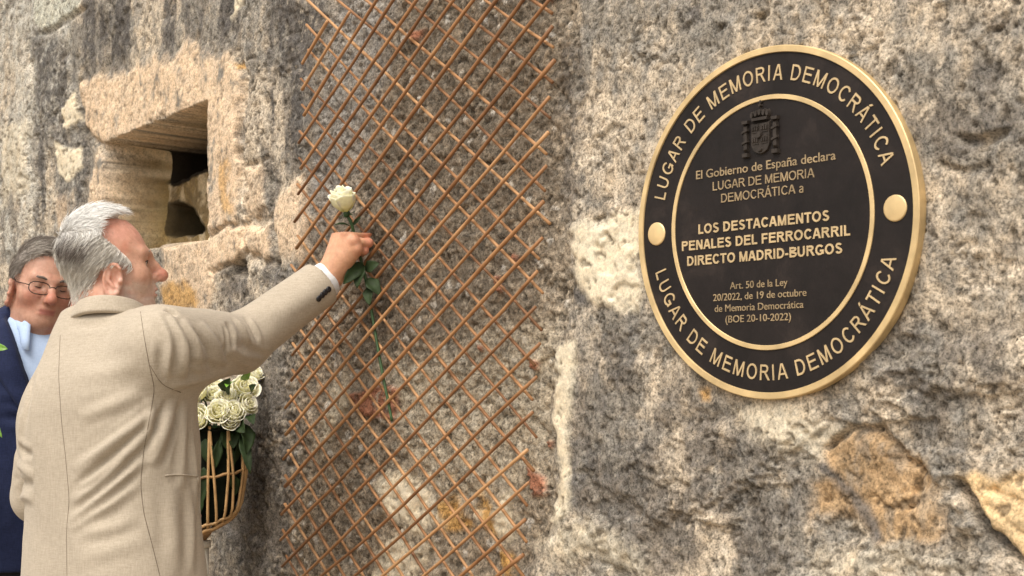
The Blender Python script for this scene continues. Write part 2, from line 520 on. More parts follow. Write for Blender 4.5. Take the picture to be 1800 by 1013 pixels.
    J = lerp(J, np.array([.022, .017, .012]), np.maximum(sstep(.08, .3, pocket_shade), sstep(.1, .35, hole_shade) * .8))  # near-black painted in for the shade inside pocket and hole
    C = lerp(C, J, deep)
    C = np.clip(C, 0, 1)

    V = wp(S, Z, h).reshape(-1, 3)
    ny, nx = S.shape
    I = np.arange(nx * ny).reshape(ny, nx)
    F = np.stack([I[:-1, :-1], I[:-1, 1:], I[1:, 1:], I[1:, :-1]], -1).reshape(-1, 4)

    m, N, L, Pb = new_mat('weathered_masonry')
    at = N.new('ShaderNodeAttribute')
    at.attribute_name = 'stone_colour'
    tc = N.new('ShaderNodeTexCoord')
    ob = tc.outputs['Object']
    a = noise_node(N, L, ob, 210, 6, 0.78)
    ra = ramp(N, [(0.39, 0.34), (0.475, 0.92), (0.54, 1.05), (0.63, 1.5)])
    L.new(a.outputs[0], ra.inputs[0])
    b = noise_node(N, L, ob, 75, 7, 0.75, .6)
    rb = ramp(N, [(0.40, 0.52), (0.49, 1.0), (0.60, 1.25)])
    L.new(b.outputs[0], rb.inputs[0])
    sm = N.new('ShaderNodeAttribute')
    sm.attribute_name = 'grain'
    c = mixc(N, L, 'MULTIPLY', sm.outputs['Fac'], at.outputs['Color'], ra.outputs[0])
    c = mixc(N, L, 'MULTIPLY', sm.outputs['Fac'], c, rb.outputs[0])
    d = noise_node(N, L, ob, 30, 5, 0.65)
    rd = ramp(N, [(0.36, (0.96, 0.98, 1.0)), (0.64, (1.05, 1.0, 0.93))])
    L.new(d.outputs[0], rd.inputs[0])
    c = mixc(N, L, 'MULTIPLY', 0.8, c, rd.outputs[0])
    L.new(c, Pb.inputs['Base Color'])
    Pb.inputs['Roughness'].default_value = 0.93
    Pb.inputs['Specular IOR Level'].default_value = 0.2
    bp = N.new('ShaderNodeBump')
    bp.inputs['Strength'].default_value = 0.45
    bp.inputs['Distance'].default_value = 0.0035
    L.new(a.outputs[0], bp.inputs['Height'])
    L.new(bp.outputs[0], Pb.inputs['Normal'])
    w = mesh_obj('stone_wall', V, F, m)
    ca = w.data.color_attributes.new('stone_colour', 'FLOAT_COLOR', 'POINT')
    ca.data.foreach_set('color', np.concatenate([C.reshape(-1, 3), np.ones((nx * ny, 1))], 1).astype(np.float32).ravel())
    gr = w.data.attributes.new('grain', 'FLOAT', 'POINT')
    gr.data.foreach_set('value', np.clip(1 - .62 * pale - .35 * peach - .4 * sand - .25 * brown - .5 * deep, 0, 1).astype(np.float32).ravel())
    tag(w, 'old rough stone wall with crumbling mortar and a square recess', 'wall')
    return w


build_wall()


# ------------------------------------------------------------------ plaque
def build_plaque():
    cs, cz, R = -0.0190, 1.6085, 0.2858
    bronze, N, L, Pb = new_mat('dark_bronze')
    tc = N.new('ShaderNodeTexCoord')
    a = noise_node(N, L, tc.outputs['Object'], 9, 6, 0.65, 0.4)
    r = ramp(N, [(0.3, (0.010, 0.0080, 0.0080)), (0.55, (0.019, 0.0145, 0.0140)), (0.74, (0.046, 0.034, 0.030))])
    L.new(a.outputs[0], r.inputs[0])
    L.new(r.outputs[0], Pb.inputs['Base Color'])
    b = noise_node(N, L, tc.outputs['Object'], 60, 4, 0.6)
    rr = ramp(N, [(0.3, 0.42), (0.7, 0.72)])
    L.new(b.outputs[0], rr.inputs[0])
    L.new(rr.outputs[0], Pb.inputs['Roughness'])
    Pb.inputs['Metallic'].default_value = 0.2
    Pb.inputs['Specular IOR Level'].default_value = 0.3
    bp = N.new('ShaderNodeBump')
    bp.inputs['Strength'].default_value = 0.25
    bp.inputs['Distance'].default_value = 0.0015
    L.new(b.outputs[0], bp.inputs['Height'])
    L.new(bp.outputs[0], Pb.inputs['Normal'])
    gold = simple_mat('polished_brass', (0.74, 0.55, 0.29), 0.46, 0.45, 0.22, 18, 0.12, 90)
    letter = simple_mat('worn_brass', (0.62, 0.47, 0.27), 0.5, 0.4, 0.16, 30)
    letter_dull = simple_mat('tarnished_brass', (0.40, 0.30, 0.18), 0.55, 0.4, 0.25, 40)
    bronze_crest = simple_mat('raised_bronze', (0.05, 0.04, 0.034), 0.45, 0.5, 0.4, 60)
    root = empty('memorial_plaque', wp(cs, cz - R, 0.01))
    tag(root, 'round dark bronze plaque with brass rim and lettering fixed to the stone wall', 'plaque')
    FR = 0.013                                             # front face of the disc, from the wall plane

    def lathe(name, prof, mat, n=180):
        prof = np.asarray(prof, float)                     # (radius, offset)
        th = np.linspace(0, 2 * math.pi, n, endpoint=False)
        rr_, oo = prof[:, 0], prof[:, 1]
        P_ = wp(cs + np.outer(np.cos(th), rr_), cz + np.outer(np.sin(th), rr_), np.broadcast_to(oo, (n, len(oo))))
        m_ = len(prof)
        F = [(i * m_ + j, ((i + 1) % n) * m_ + j, ((i + 1) % n) * m_ + j + 1, i * m_ + j + 1) for i in range(n) for j in range(m_ - 1)]
        o = mesh_obj(name, P_.reshape(-1, 3), F, mat, root, False)
        o.data.polygons.foreach_set('use_smooth', np.ones(len(o.data.polygons), bool))
        md = o.modifiers.new('split', 'EDGE_SPLIT')
        md.split_angle = math.radians(35)
        return o
    lathe('disc', [(0.0001, FR), (R - 0.0115, FR)], bronze)
    lathe('rim', [(R - 0.0112, FR - 0.002), (R - 0.0112, FR + 0.002), (R - 0.0105, FR + 0.003), (R - 0.0013, FR + 0.003), (R, FR + 0.0018), (R + 0.0005, 0.001), (R - 0.004, -0.012)], gold)
    lathe('ring', [(0.1990, FR - 0.002), (0.1990, FR + 0.0016), (0.1996, FR + 0.0022), (0.2062, FR + 0.0022), (0.2068, FR + 0.0016), (0.2068, FR - 0.002)], gold)
    for sgn in (-1, 1):
        th = np.linspace(0, 2 * math.pi, 40, endpoint=False)
        mb = MB()
        rad, off = [0.0001, 0.018, 0.0200, 0.0203], [FR + 0.0022, FR + 0.0022, FR + 0.0016, FR - 0.001]
        P_ = wp(cs + sgn * 0.2430 + np.outer(np.cos(th), rad), cz + np.outer(np.sin(th), rad), np.broadcast_to(off, (40, 4)))
        F = [(i * 4 + j, ((i + 1) % 40) * 4 + j, ((i + 1) % 40) * 4 + j + 1, i * 4 + j + 1) for i in range(40) for j in range(3)]
        mb.add(P_.reshape(-1, 3), F)
        mb.build('boss', gold, root, True)

    def text_mesh(body, bold=0.0, space=1.0):
        cu = bpy.data.curves.new('lettering', 'FONT')
        cu.body = body
        cu.extrude = 0.5
        cu.offset = bold
        cu.space_character = space
        cu.resolution_u = 4
        o = bpy.data.objects.new('lettering', cu)
        scene.collection.objects.link(o)
        dg = bpy.context.evaluated_depsgraph_get()
        me = bpy.data.meshes.new_from_object(o.evaluated_get(dg))
        bpy.data.objects.remove(o)
        co = np.empty(len(me.vertices) * 3)
        me.vertices.foreach_get('co', co)
        co = co.reshape(-1, 3)
        faces = [tuple(p.vertices) for p in me.polygons]
        bpy.data.meshes.remove(me)
        return co, faces
    capH = text_mesh('H')[0][:, 1].max()

    def sans(body, w=.15, gap=.0):
        """plain sans capitals, cap height 1, built from strokes of width w"""
        V_, F_, x0 = [], [], [0.0]
        nz = [0]

        def put(pts):                                       # pts: (k, 2, 2) pairs left / right
            pts = np.asarray(pts, float)
            k = len(pts)
            b = sum(len(v) for v in V_)
            nz[0] += 1
            zt = .5 + .03 * (nz[0] % 7)
            flat = pts.reshape(-1, 2) + [x0[0], 0]
            V_.append(np.concatenate([np.c_[flat, np.full(2 * k, zt)], np.c_[flat, np.full(2 * k, -.5)]]))
            o = 2 * k
            for i in range(k - 1):
                p, q, r, t = b + 2 * i, b + 2 * i + 1, b + 2 * i + 3, b + 2 * i + 2
                F_.extend([(p, q, r, t), (p, t, t + o, p + o), (q, q + o, r + o, r)])
            F_.extend([(b, b + o, b + o + 1, b + 1), (b + 2 * k - 2, b + 2 * k - 1, b + 2 * k - 1 + o, b + 2 * k - 2 + o)])

        def para(xa, ya, xb, yb):
            hx = w / 2 * math.hypot(xb - xa, yb - ya) / abs(yb - ya)
            put([[(xa - hx, ya), (xa + hx, ya)], [(xb - hx, yb), (xb + hx, yb)]])

        def bar(xa, xb, y, k=1.0):
            put([[(xa, y - w / 2 * k), (xa, y + w / 2 * k)], [(xb, y - w / 2 * k), (xb, y + w / 2 * k)]])

        def rib(P_):
            P_ = np.asarray(P_, float)
            t = np.gradient(P_, axis=0)
            t /= np.linalg.norm(t, axis=1)[:, None]
            n_ = np.stack([-t[:, 1], t[:, 0]], 1) * w / 2
            put(np.stack([P_ - n_, P_ + n_], 1))

        def ell(cx_, cy_, a, b, d0, d1, n=22):
            th = np.radians(np.linspace(d0, d1, n))
            return np.stack([cx_ + a * np.cos(th), cy_ + b * np.sin(th)], 1)
        h = w / 2
        adv = dict(zip('ABCDEFGILMNOPRSTU- a()', (.93, .93, 1.0, 1.0, .93, .85, 1.08, .39, .78, 1.16, 1.0, 1.08, .93, 1.0, .93, .85, 1.0, .46, .39, .78, .46, .46)))
        for ch in body:
            acc = ch == 'Á'
            ch = 'A' if acc else ch
            W_ = adv[ch]
            l, r = .10, W_ - .06
            if ch in 'BDEFILMNPR':
                para(l + h, 0, l + h, 1)
            if ch == 'A':
                c_ = W_ / 2
                para(.02 + h, 0, c_ - .03, 1)
                para(W_ - .02 - h, 0, c_ + .03, 1)
                bar(.24, W_ - .24, .33, .9)
                if acc:
                    para(c_ - .02, 1.08, c_ + .10, 1.26)
            elif ch == 'B':
                rib(np.concatenate([[(l + h, 1 - h)], ell(.52, .765, .26, .235 - h, 90, -90), [(l + h, .53)]]))
                rib(np.concatenate([[(l + h, .53)], ell(.54, .265, .29, .265 - h, 90, -90), [(l + h, h)]]))
            elif ch == 'C':
                rib(ell(.53, .5, .44 - h, .51 - h, 38, 322, 34))
            elif ch == 'D':
                rib(np.concatenate([[(l + h, 1 - h)], ell(.46, .5, .47 - h, .5 - h, 90, -90, 30), [(l + h, h)]]))
            elif ch in 'EF':
                bar(l + h, r, 1 - h)
                bar(l + h, r - .06, .54 if ch == 'E' else .5)
                if ch == 'E':
                    bar(l + h, r + .02, h)
            elif ch == 'G':
                rib(ell(.55, .5, .47 - h, .51 - h, 40, 340, 34))
                bar(.58, 1.0, .42)
                para(1.0 - h, .10, 1.0 - h, .45)
            elif ch == 'L':
                bar(l + h, r, h)
            elif ch == 'M':
                para(r - h - .04, 0, r - h - .04, 1)
                para(l + h + .02, 1, (l + r - .04) / 2, 0)
                para(r - h - .06, 1, (l + r - .04) / 2, 0)
            elif ch == 'N':
                para(r - h - .04, 0, r - h - .04, 1)
                para(l + h + .02, 1, r - h - .06, 0)
            elif ch == 'O':
                rib(ell(W_ / 2, .5, .48 - h, .51 - h, 0, 360, 44))
            elif ch in 'PR':
                rib(np.concatenate([[(l + h, 1 - h)], ell(.56, .735, .31 - h, .265 - h, 90, -90), [(l + h, .47 + h)]]))
                if ch == 'R':
                    para(.56, .50, W_ - .03 - h, 0)
            elif ch == 'S':
                rib(np.concatenate([ell(.465, .745, .33 - h, .265 - h, 20, 180, 14), ell(.465, .745, .33 - h, .255 - h * .6, 180, 255, 8)[1:], ell(.465, .265, .36 - h, .265 - h * .6, 78, 0, 8), ell(.465, .265, .36 - h, .275 - h, 0, -165, 16)[1:]]))
            elif ch == 'T':
                bar(.04, W_ - .04, 1 - h)
                para(W_ / 2, 0, W_ / 2, 1)
            elif ch == 'U':
                rib(np.concatenate([[(l + h, 1)], [(l + h, .6)], ell(W_ / 2, .37, W_ / 2 - l - h, .38 - h, 180, 360), [(W_ - l - h, .6)], [(W_ - l - h, 1)]]))
            elif ch == '-':
                bar(.05, .41, .36)
            elif ch == 'a':
                rib(ell(.36, .20, .26 - h, .21 - h * .8, 60, 330, 20))
                rib(np.concatenate([ell(.37, .55, .25 - h, .19 - h, 170, 10, 14), [(.62 - h, .45), (.62 - h, 0.0)]]))
                rib([(.40, .42), (.62 - h, .40)])
            x0[0] += W_ + gap
        return np.concatenate(V_), F_

    def line(body, l, r_, cap, mat, bold=0.0):
        a, b = sz(*l, FR) - [cs, cz], sz(*r_, FR) - [cs, cz]
        co, F = sans(body, bold) if bold > .05 else text_mesh(body, bold)
        cH = 1.0 if bold > .05 else capH
        w0, w1 = co[:, 0].min(), co[:, 0].max()
        X = a[0] + (co[:, 0] - w0) / (w1 - w0) * (b[0] - a[0])
        Y = (a[1] + b[1]) / 2 + co[:, 1] * cap / cH
        o = mesh_obj('lettering', wp(cs + X, cz + Y, FR + 0.0006 + co[:, 2] * 0.0012), F, mat, root, False)
        return o
    k = 1 / 1096
    line('El Gobierno de España declara', (1224.4, 317.7), (1469.6, 278), 15.5 * k, letter_dull, 0.004)
    line('LUGAR DE MEMORIA', (1253.7, 336.5), (1432, 310.5), 16 * k, letter_dull, .125)
    line('DEMOCRÁTICA a', (1268.5, 357.4), (1412.6, 337.7), 16 * k, letter_dull, .125)
    line('LOS DESTACAMENTOS', (1228.5, 412.8), (1458, 387), 18 * k, letter, .19)
    line('PENALES DEL FERROCARRIL', (1199.5, 441.8), (1495, 414), 18 * k, letter, .19)
    line('DIRECTO MADRID-BURGOS', (1208.8, 468.4), (1481, 445), 18 * k, letter, .19)
    line('Art. 50 de la Ley', (1283.8, 508), (1385, 503), 12.5 * k, letter_dull)
    line('20/2022, de 19 de octubre', (1254.4, 529), (1418, 521), 12.5 * k, letter_dull)
    line('de Memoria Democrática', (1257, 547.5), (1413, 542.7), 12.5 * k, letter_dull)
    line('(BOE 20-10-2022)', (1276, 567), (1391, 563.4), 12.5 * k, letter_dull)

    def arc(body, a0, a1, rbase, cap, inward):
        co, F = sans(body, .128, .17)
        w0, w1 = co[:, 0].min(), co[:, 0].max()
        ang = np.radians(a0 + (co[:, 0] - w0) / (w1 - w0) * (a1 - a0))
        rad = rbase + co[:, 1] * cap * (-1 if inward else 1)
        P_ = wp(cs + rad * np.cos(ang), cz + rad * np.sin(ang), FR + 0.0006 + co[:, 2] * 0.0014)
        mesh_obj('lettering', P_, F, letter, root, False)
    arc('LUGAR DE MEMORIA DEMOCRÁTICA', 165.5, 16.5, 0.2298, 0.0252, False)
    arc('LUGAR DE MEMORIA DEMOCRÁTICA', 195.5, 343.0, 0.2552, 0.0252, True)

    # coat of arms in low relief: crowned shield between two crowned pillars
    mb = MB()
    cx, cy = -0.0080, 0.1430

    def slab(poly, o0, o1, inset=0.8):
        poly = np.asarray(poly, float) * [1.0, .90]
        c = poly.mean(0)
        n = len(poly)
        top = c + (poly - c) * inset
        V = np.concatenate([wp(cs + cx + poly[:, 0], cz + cy + poly[:, 1], FR + o0), wp(cs + cx + top[:, 0], cz + cy + top[:, 1], FR + o1)])
        mb.add(V, [tuple(range(n, 2 * n))] + [(i, (i + 1) % n, n + (i + 1) % n, n + i) for i in range(n)])
    sh = [(-0.020, 0.024), (0.020, 0.024), (0.020, -0.018), (0.015, -0.029), (0.006, -0.034), (0, -0.0355), (-0.006, -0.034), (-0.015, -0.029), (-0.020, -0.018)]
    slab(sh, 0, 0.004, 0.92)
    for (qx, qy) in ((-0.0095, 0.012), (0.0095, 0.012), (-0.0095, -0.009), (0.0095, -0.009)):   # quarters
        slab([(qx - .0075, qy - .0085), (qx + .0075, qy - .0085), (qx + .0075, qy + .0085), (qx - .0075, qy + .0085)], 0.003, 0.0052, 0.86)
        for q in range(3):
            slab([(qx + (q - 1) * .0045 - .0016, qy - .005), (qx + (q - 1) * .0045 + .0016, qy - .005), (qx + (q - 1) * .0045 + .0016, qy + .004 + (q == 1) * .002), (qx + (q - 1) * .0045 - .0016, qy + .004 + (q == 1) * .002)], 0.005, 0.007, 0.7)
    th = np.linspace(0, 2 * math.pi, 14, endpoint=False)
    slab(np.stack([0.0055 * np.cos(th), 0.007 * np.sin(th)], 1), 0.004, 0.0085, 0.75)
    slab(np.stack([0.005 * np.cos(th), -0.0265 + 0.005 * np.sin(th)], 1), 0.004, 0.007, 0.7)
    for sx in (-1, 1):                                      # pillars
        x = sx * 0.0305
        slab([(x - .0045, -.030), (x + .0045, -.030), (x + .0045, .024), (x - .0045, .024)], 0, 0.0055, 0.75)
        slab([(x - .0075, -.038), (x + .0075, -.038), (x + .0065, -.029), (x - .0065, -.029)], 0, 0.007, 0.8)
        slab([(x - .0070, .023), (x + .0070, .023), (x + .0078, .030), (x - .0078, .030)], 0, 0.007, 0.8)
        for q in range(2):
            y = -.012 + q * 0.020
            slab([(x - .007, y - .003), (x + .007, y + .002), (x + .007, y + .007), (x - .007, y + .002)], 0.003, 0.0075, 0.8)
    slab([(-.017, .026), (.017, .026), (.018, .032), (-.018, .032)], 0, 0.007, 0.9)               # crown
    for q in range(5):
        x = (q - 2) * 0.008
        slab(np.stack([x + 0.0046 * np.cos(th), 0.041 - abs(q - 2) * 0.0018 + 0.0085 * np.sin(th)], 1), 0.0, 0.0068, 0.6)
    slab(np.stack([0.0035 * np.cos(th), 0.0535 + 0.0035 * np.sin(th)], 1), 0, 0.006, 0.6)
    slab([(-.0012, .055), (.0012, .055), (.0012, .064), (-.0012, .064)], 0, 0.004)
    slab([(-.004, .059), (.004, .059), (.004, .0612), (-.004, .0612)], 0, 0.0035)
    mb.build('coat_of_arms', bronze_crest, root, False)


build_plaque()


# ------------------------------------------------------------------ willow trellis
def build_trellis():
    wood, N, L, Pb = new_mat('peeled_willow')
    tc = N.new('ShaderNodeTexCoord')
    at = N.new('ShaderNodeAttribute')
    at.attribute_name = 'stick_tone'
    a = noise_node(N, L, tc.outputs['Object'], 14, 4, 0.6)
    r = ramp(N, [(0.25, (0.19, 0.085, 0.034)), (0.5, (0.33, 0.16, 0.066)), (0.78, (0.50, 0.28, 0.13))])
    ad = N.new('ShaderNodeMath')
    ad.operation = 'ADD'
    L.new(a.outputs[0], ad.inputs[0])
    L.new(at.outputs['Fac'], ad.inputs[1])
    L.new(ad.outputs[0], r.inputs[0])
    L.new(r.outputs[0], Pb.inputs['Base Color'])
    Pb.inputs['Roughness'].default_value = 0.55
    b = noise_node(N, L, tc.outputs['Object'], 120, 3)
    bp = N.new('ShaderNodeBump')
    bp.inputs['Strength'].default_value = 0.3
    bp.inputs['Distance'].default_value = 0.001
    L.new(b.outputs[0], bp.inputs['Height'])
    L.new(bp.outputs[0], Pb.inputs['Normal'])
    root = empty('trellis', wp(-1.0, 0.55, 0.02))
    tag(root, 'diamond willow trellis of thin brown sticks fixed flat on the rough wall', 'trellis')
    ZT = 2.24

    def left_s(z):
        return -1.4985 + (z - 1.0) * 0.064

    def right_s(z):
        return -0.6235 + (z - 1.0) * 0.080

    def sticks(name, ends, off, r0, seed):
        g = np.random.default_rng(seed)
        mb = MB()
        tone = []
        for (p, q, ztop) in ends:
            p, q = np.array(p), np.array(q)
            if q[1] > p[1]:
                hi, lo = q, p
            else:
                hi, lo = p, q
            e = hi - lo
            top = min(1.0, (ztop + g.uniform(-.008, .008) - lo[1]) / e[1])
            bot = max(0.0, (0.52 - lo[1]) / e[1])
            if top <= bot + 0.05:
                continue
            t = np.linspace(bot, top, 26)
            wob = (g.uniform(-1, 1) * np.sin(t * math.pi) * 0.006 + g.uniform(-1, 1) * np.sin(t * 2 * math.pi + g.uniform(0, 6)) * 0.0035 + np.interp(t, np.linspace(0, 1, 9), g.normal(0, 0.0012, 9)))
            nrm = np.array([-e[1], e[0]]) / np.hypot(*e)
            S_ = lo[0] + e[0] * t + nrm[0] * wob
            Z_ = lo[1] + e[1] * t + nrm[1] * wob
            rad = r0 * g.uniform(0.88, 1.12) * (1 + np.interp(t, np.linspace(0, 1, 12), g.normal(0, 0.06, 12)))
            kq = 1 - off / 1.817                                # the layer stands OFF in front of the wall
            S_, Z_ = 1.444 + (S_ - 1.444) * kq, EYE + (Z_ - EYE) * kq
            mb.tube(wp(S_, Z_, off + np.interp(t, np.linspace(0, 1, 7), g.normal(0, 0.0012, 7))), rad, 8)
            tone += [g.normal(0, 0.14)] * (26 * 8)
        o = mb.build(name, wood, root)
        A = o.data.attributes.new('stick_tone', 'FLOAT', 'POINT')
        A.data.foreach_set('value', np.array(tone, np.float32))
        return o
    g = np.random.default_rng(5)
    front, rear = [], []
    for j in range(0, 42):                                # rising to the right
        zl, zr = 2.1125 - 0.0632 * j, 2.033 + 0.0675 * (11 - j)
        jl, jr = g.normal(0, 0.010), g.normal(0, 0.008)
        front.append(((left_s(min(zl, 2.3)) + jl, zl), (right_s(min(zr, 2.3)) + jr, zr), min(2.186 + .013 * j, 2.30)))
    for j in range(-4, 44):
                                 # falling to the right
        zr = 2.058 - 0.0675 * j
        zl = zr + 0.635 + 0.0043 * (j - 11)
        jl, jr = g.normal(0, 0.010), g.normal(0, 0.008)
        rear.append(((left_s(min(zl, 2.3)) + jl, zl), (right_s(zr) + 0.004 + jr, zr), 2.30))
    sticks('rear_stick_layer', rear, 0.021, 0.0032, 3)
    sticks('front_stick_layer', front, 0.0335, 0.0037, 4)


build_trellis()


# ------------------------------------------------------------------ implicit surfaces (for the people)
def f_sph(c, r):
    c = np.asarray(c, float)
    return lambda P: np.linalg.norm(P - c, axis=1) - r


def f_ell(c, r, M=None):
    c, r = np.asarray(c, float), np.asarray(r, float)

    def f(P):
        q = P - c
        if M is not None:
            q = q @ M
        k0 = np.linalg.norm(q / r, axis=1)
        k1 = np.linalg.norm(q / (r * r), axis=1) + 1e-9
        return k0 * (k0 - 1) / k1
    return f


def f_cap(a, b, ra, rb):
    a, b = np.asarray(a, float), np.asarray(b, float)
    e = b - a
    ee = e @ e + 1e-12

    def f(P):
        t = np.clip((P - a) @ e / ee, 0, 1)
        return np.linalg.norm(P - a - t[:, None] * e, axis=1) - (ra + (rb - ra) * t)
    return f


def f_chain(pts, rs):
    fs = [f_cap(pts[i], pts[i + 1], rs[i], rs[i + 1]) for i in range(len(pts) - 1)]

    def f(P):
        d = fs[0](P)
        for g in fs[1:]:
            d = np.minimum(d, g(P))
        return d
    return f


def f_local(f, o, M, s=1.0):
    """f given in a frame with origin o, axes the columns of M and scale s"""
    return lambda P: f(((P - o) @ M) / s) * s


def eval_ops(ops, P, use=None):
    d = np.full(len(P), 1.0)
    for i, (kind, f, k) in enumerate(ops):
        if use is not None and not use[i]:
            continue
        e = f(P)
        if kind == '+':
            h = np.maximum(k - np.abs(d - e), 0) / k
            d = np.minimum(d, e) - h * h * k * 0.25
        elif kind == '-':
            h = np.maximum(k - np.abs(-d - (e)), 0) / k
            d = np.maximum(d, -e) + h * h * k * 0.25
        else:
            d = np.maximum(d, e)
    return d


def sdf_mesh(ops, lo, hi, h, B=14):
    """surface nets over the blocks that the surface crosses; ops is a list of (kind, function, blend)"""
    lo, hi = np.asarray(lo, float), np.asarray(hi, float)
    nb = np.ceil((hi - lo) / (h * B)).astype(int)
    G = np.stack(np.meshgrid(*[np.arange(n) for n in nb], indexing='ij'), -1).reshape(-1, 3)
    cen = lo + (G + 0.5) * B * h
    rad = B * h * 0.5 * math.sqrt(3)
    allf = [f(cen) for (_, f, _) in ops]
    d = eval_ops(ops, cen)
    keep = np.abs(d) < rad * 1.9 + 0.006
    base = np.stack(np.meshgrid(*[np.arange(B + 1)] * 3, indexing='ij'), -1).reshape(-1, 3)
    keys, pos, quads = [], [], []
    OFF = np.int64(1 << 20)

    def key(ijk):
        return (ijk[..., 0].astype(np.int64) * OFF + ijk[..., 1]) * OFF + ijk[..., 2]
    corners = [(0, 0, 0), (1, 0, 0), (0, 1, 0), (1, 1, 0), (0, 0, 1), (1, 0, 1), (0, 1, 1), (1, 1, 1)]
    edges = [(0, 1), (2, 3), (4, 5), (6, 7), (0, 2), (1, 3), (4, 6), (5, 7), (0, 4), (1, 5), (2, 6), (3, 7)]
    for bi in np.nonzero(keep)[0]:
        use = [True if kd == 'x' else allf[i][bi] < rad * 2.2 + k for i, (kd, _, k) in enumerate(ops)]
        gi = G[bi] * B + base
        D = eval_ops(ops, lo + gi * h, use).reshape(B + 1, B + 1, B + 1)
        neg = D < 0
        if neg.all() or not neg.any():
            continue
        c8 = np.stack([D[x:x + B, y:y + B, z:z + B] for (x, y, z) in corners], -1)
        s8 = c8 < 0
        act = s8.any(-1) & ~s8.all(-1)
        idx = np.argwhere(act)
        if len(idx):
            c = c8[act]
            acc, cnt = np.zeros((len(idx), 3)), np.zeros(len(idx))
            for (p, q) in edges:
                a, b = c[:, p], c[:, q]
                m = (a < 0) != (b < 0)
                t = np.where(m, a / np.where(m, a - b, 1), 0)
                cp, cq = np.array(corners[p], float), np.array(corners[q], float)
                acc += (m[:, None]) * (cp + t[:, None] * (cq - cp))
                cnt += m
            keys.append(key(G[bi] * B + idx))
            pos.append(lo + (G[bi] * B + idx + acc / cnt[:, None]) * h)
        for ax in range(3):
            A = D[:B, :B, :B]
            sl_ = [slice(0, B)] * 3
            sl_[ax] = slice(1, B + 1)
            Bv = D[tuple(sl_)]
            m = (A < 0) != (Bv < 0)
            e = np.argwhere(m)
            if not len(e):
                continue
            flip = (A[m] < 0)
            u, v = (ax + 1) % 3, (ax + 2) % 3
            du, dv = np.zeros(3, int), np.zeros(3, int)
            du[u], dv[v] = 1, 1
            ge = G[bi] * B + e
            q = np.stack([key(ge - du - dv), key(ge - dv), key(ge), key(ge - du)], 1)
            q[~flip] = q[~flip][:, ::-1]
            quads.append(q)
    K = np.concatenate(keys)
    V = np.concatenate(pos)
    o = np.argsort(K)
    K, V = K[o], V[o]
    Q = np.concatenate(quads)
    I = np.clip(np.searchsorted(K, Q), 0, len(K) - 1)
    ok = (K[I] == Q).all(1)
    return V, I[ok]


def relax(V, F, n=2, w=0.5):
    for _ in range(n):
        S_, C_ = np.zeros_like(V), np.zeros(len(V))
        for k in range(F.shape[1]):
            for j in (1, -1):
                np.add.at(S_, F[:, k], V[F[:, (k + j) % 4]])
                np.add.at(C_, F[:, k], 1)
        V = V + w * (S_ / np.maximum(C_, 1)[:, None] - V)
    return V


def normals(V, F):
    n = np.cross(V[F[:, 2]] - V[F[:, 0]], V[F[:, 3]] - V[F[:, 1]])
    N_ = np.zeros_like(V)
    for k in range(4):
        np.add.at(N_, F[:, k], n)
    return N_ / (np.linalg.norm(N_, axis=1)[:, None] + 1e-12)


def cast(bvh, u, v):
    d = Vector(ray(u, v)).normalized()
    hit = bvh.ray_cast(Vector(CAM), d)
    return (np.array(hit[0]), np.array(hit[1])) if hit[0] is not None else (None, None)


def path_on(bvh, pts, step=6.0):
    """a polyline outlined on a surface: points and normals"""
    pts = np.asarray(pts, float)
    out, nn = [], []
    L_ = np.concatenate([[0], np.cumsum(np.linalg.norm(np.diff(pts, axis=0), axis=1))])
    n = max(3, int(L_[-1] / step))
    t = np.linspace(0, L_[-1], n)
    U, W = np.interp(t, L_, pts[:, 0]), np.interp(t, L_, pts[:, 1])
    k = np.array([.25, .5, .25])
    for _ in range(3):                                      # round the corners
        if n > 4:
            U[1:-1], W[1:-1] = np.convolve(U, k, 'valid'), np.convolve(W, k, 'valid')
    for a, b in zip(U, W):
        p, q = cast(bvh, a, b)
        if p is not None:
            out.append(p)
            nn.append(q)
    return np.array(out), np.array(nn)


def apply_folds(V, F, folds):
    """raises and sinks cloth along polylines; each fold is (pixels, height, half width)"""
    bvh = BVHTree.FromPolygons([tuple(v) for v in V], [tuple(int(i) for i in f) for f in F])
    N_ = normals(V, F)
    D = np.zeros(len(V))
    for (pts, amp, wid) in folds:
        Pl, _ = path_on(bvh, pts, 10)
        if len(Pl) < 2:
            continue
        lo_, hi_ = Pl.min(0) - 3 * wid, Pl.max(0) + 3 * wid
        m = np.nonzero(((V > lo_) & (V < hi_)).all(1))[0]
        if not len(m):
            continue
        q = V[m]
        best, along = np.full(len(m), 9.0), np.zeros(len(m))
        for i in range(len(Pl) - 1):
            a, e = Pl[i], Pl[i + 1] - Pl[i]
            t = np.clip((q - a) @ e / (e @ e + 1e-12), 0, 1)
            dd = np.linalg.norm(q - a - t[:, None] * e, axis=1)
            u = dd < best
            best[u] = dd[u]
            along[u] = (i + t[u]) / (len(Pl) - 1)
        env = np.sin(np.clip(along, 0, 1) * math.pi) ** 0.6
        x = best / wid
        D[m] += amp * env * (np.exp(-x * x) - 0.35 * np.exp(-((x - 1.7) / 0.8) ** 2))
    return V + N_ * D[:, None]


def bvh_of(V, F):
    return BVHTree.FromPolygons([tuple(v) for v in V], [tuple(int(i) for i in f) for f in F])


def set_colour(o, name, C):
    ca = o.data.color_attributes.new(name, 'FLOAT_COLOR', 'POINT')
    C = np.concatenate([np.clip(C, 0, 1), np.ones((len(C), 1))], 1)
    ca.data.foreach_set('color', C.astype(np.float32).ravel())


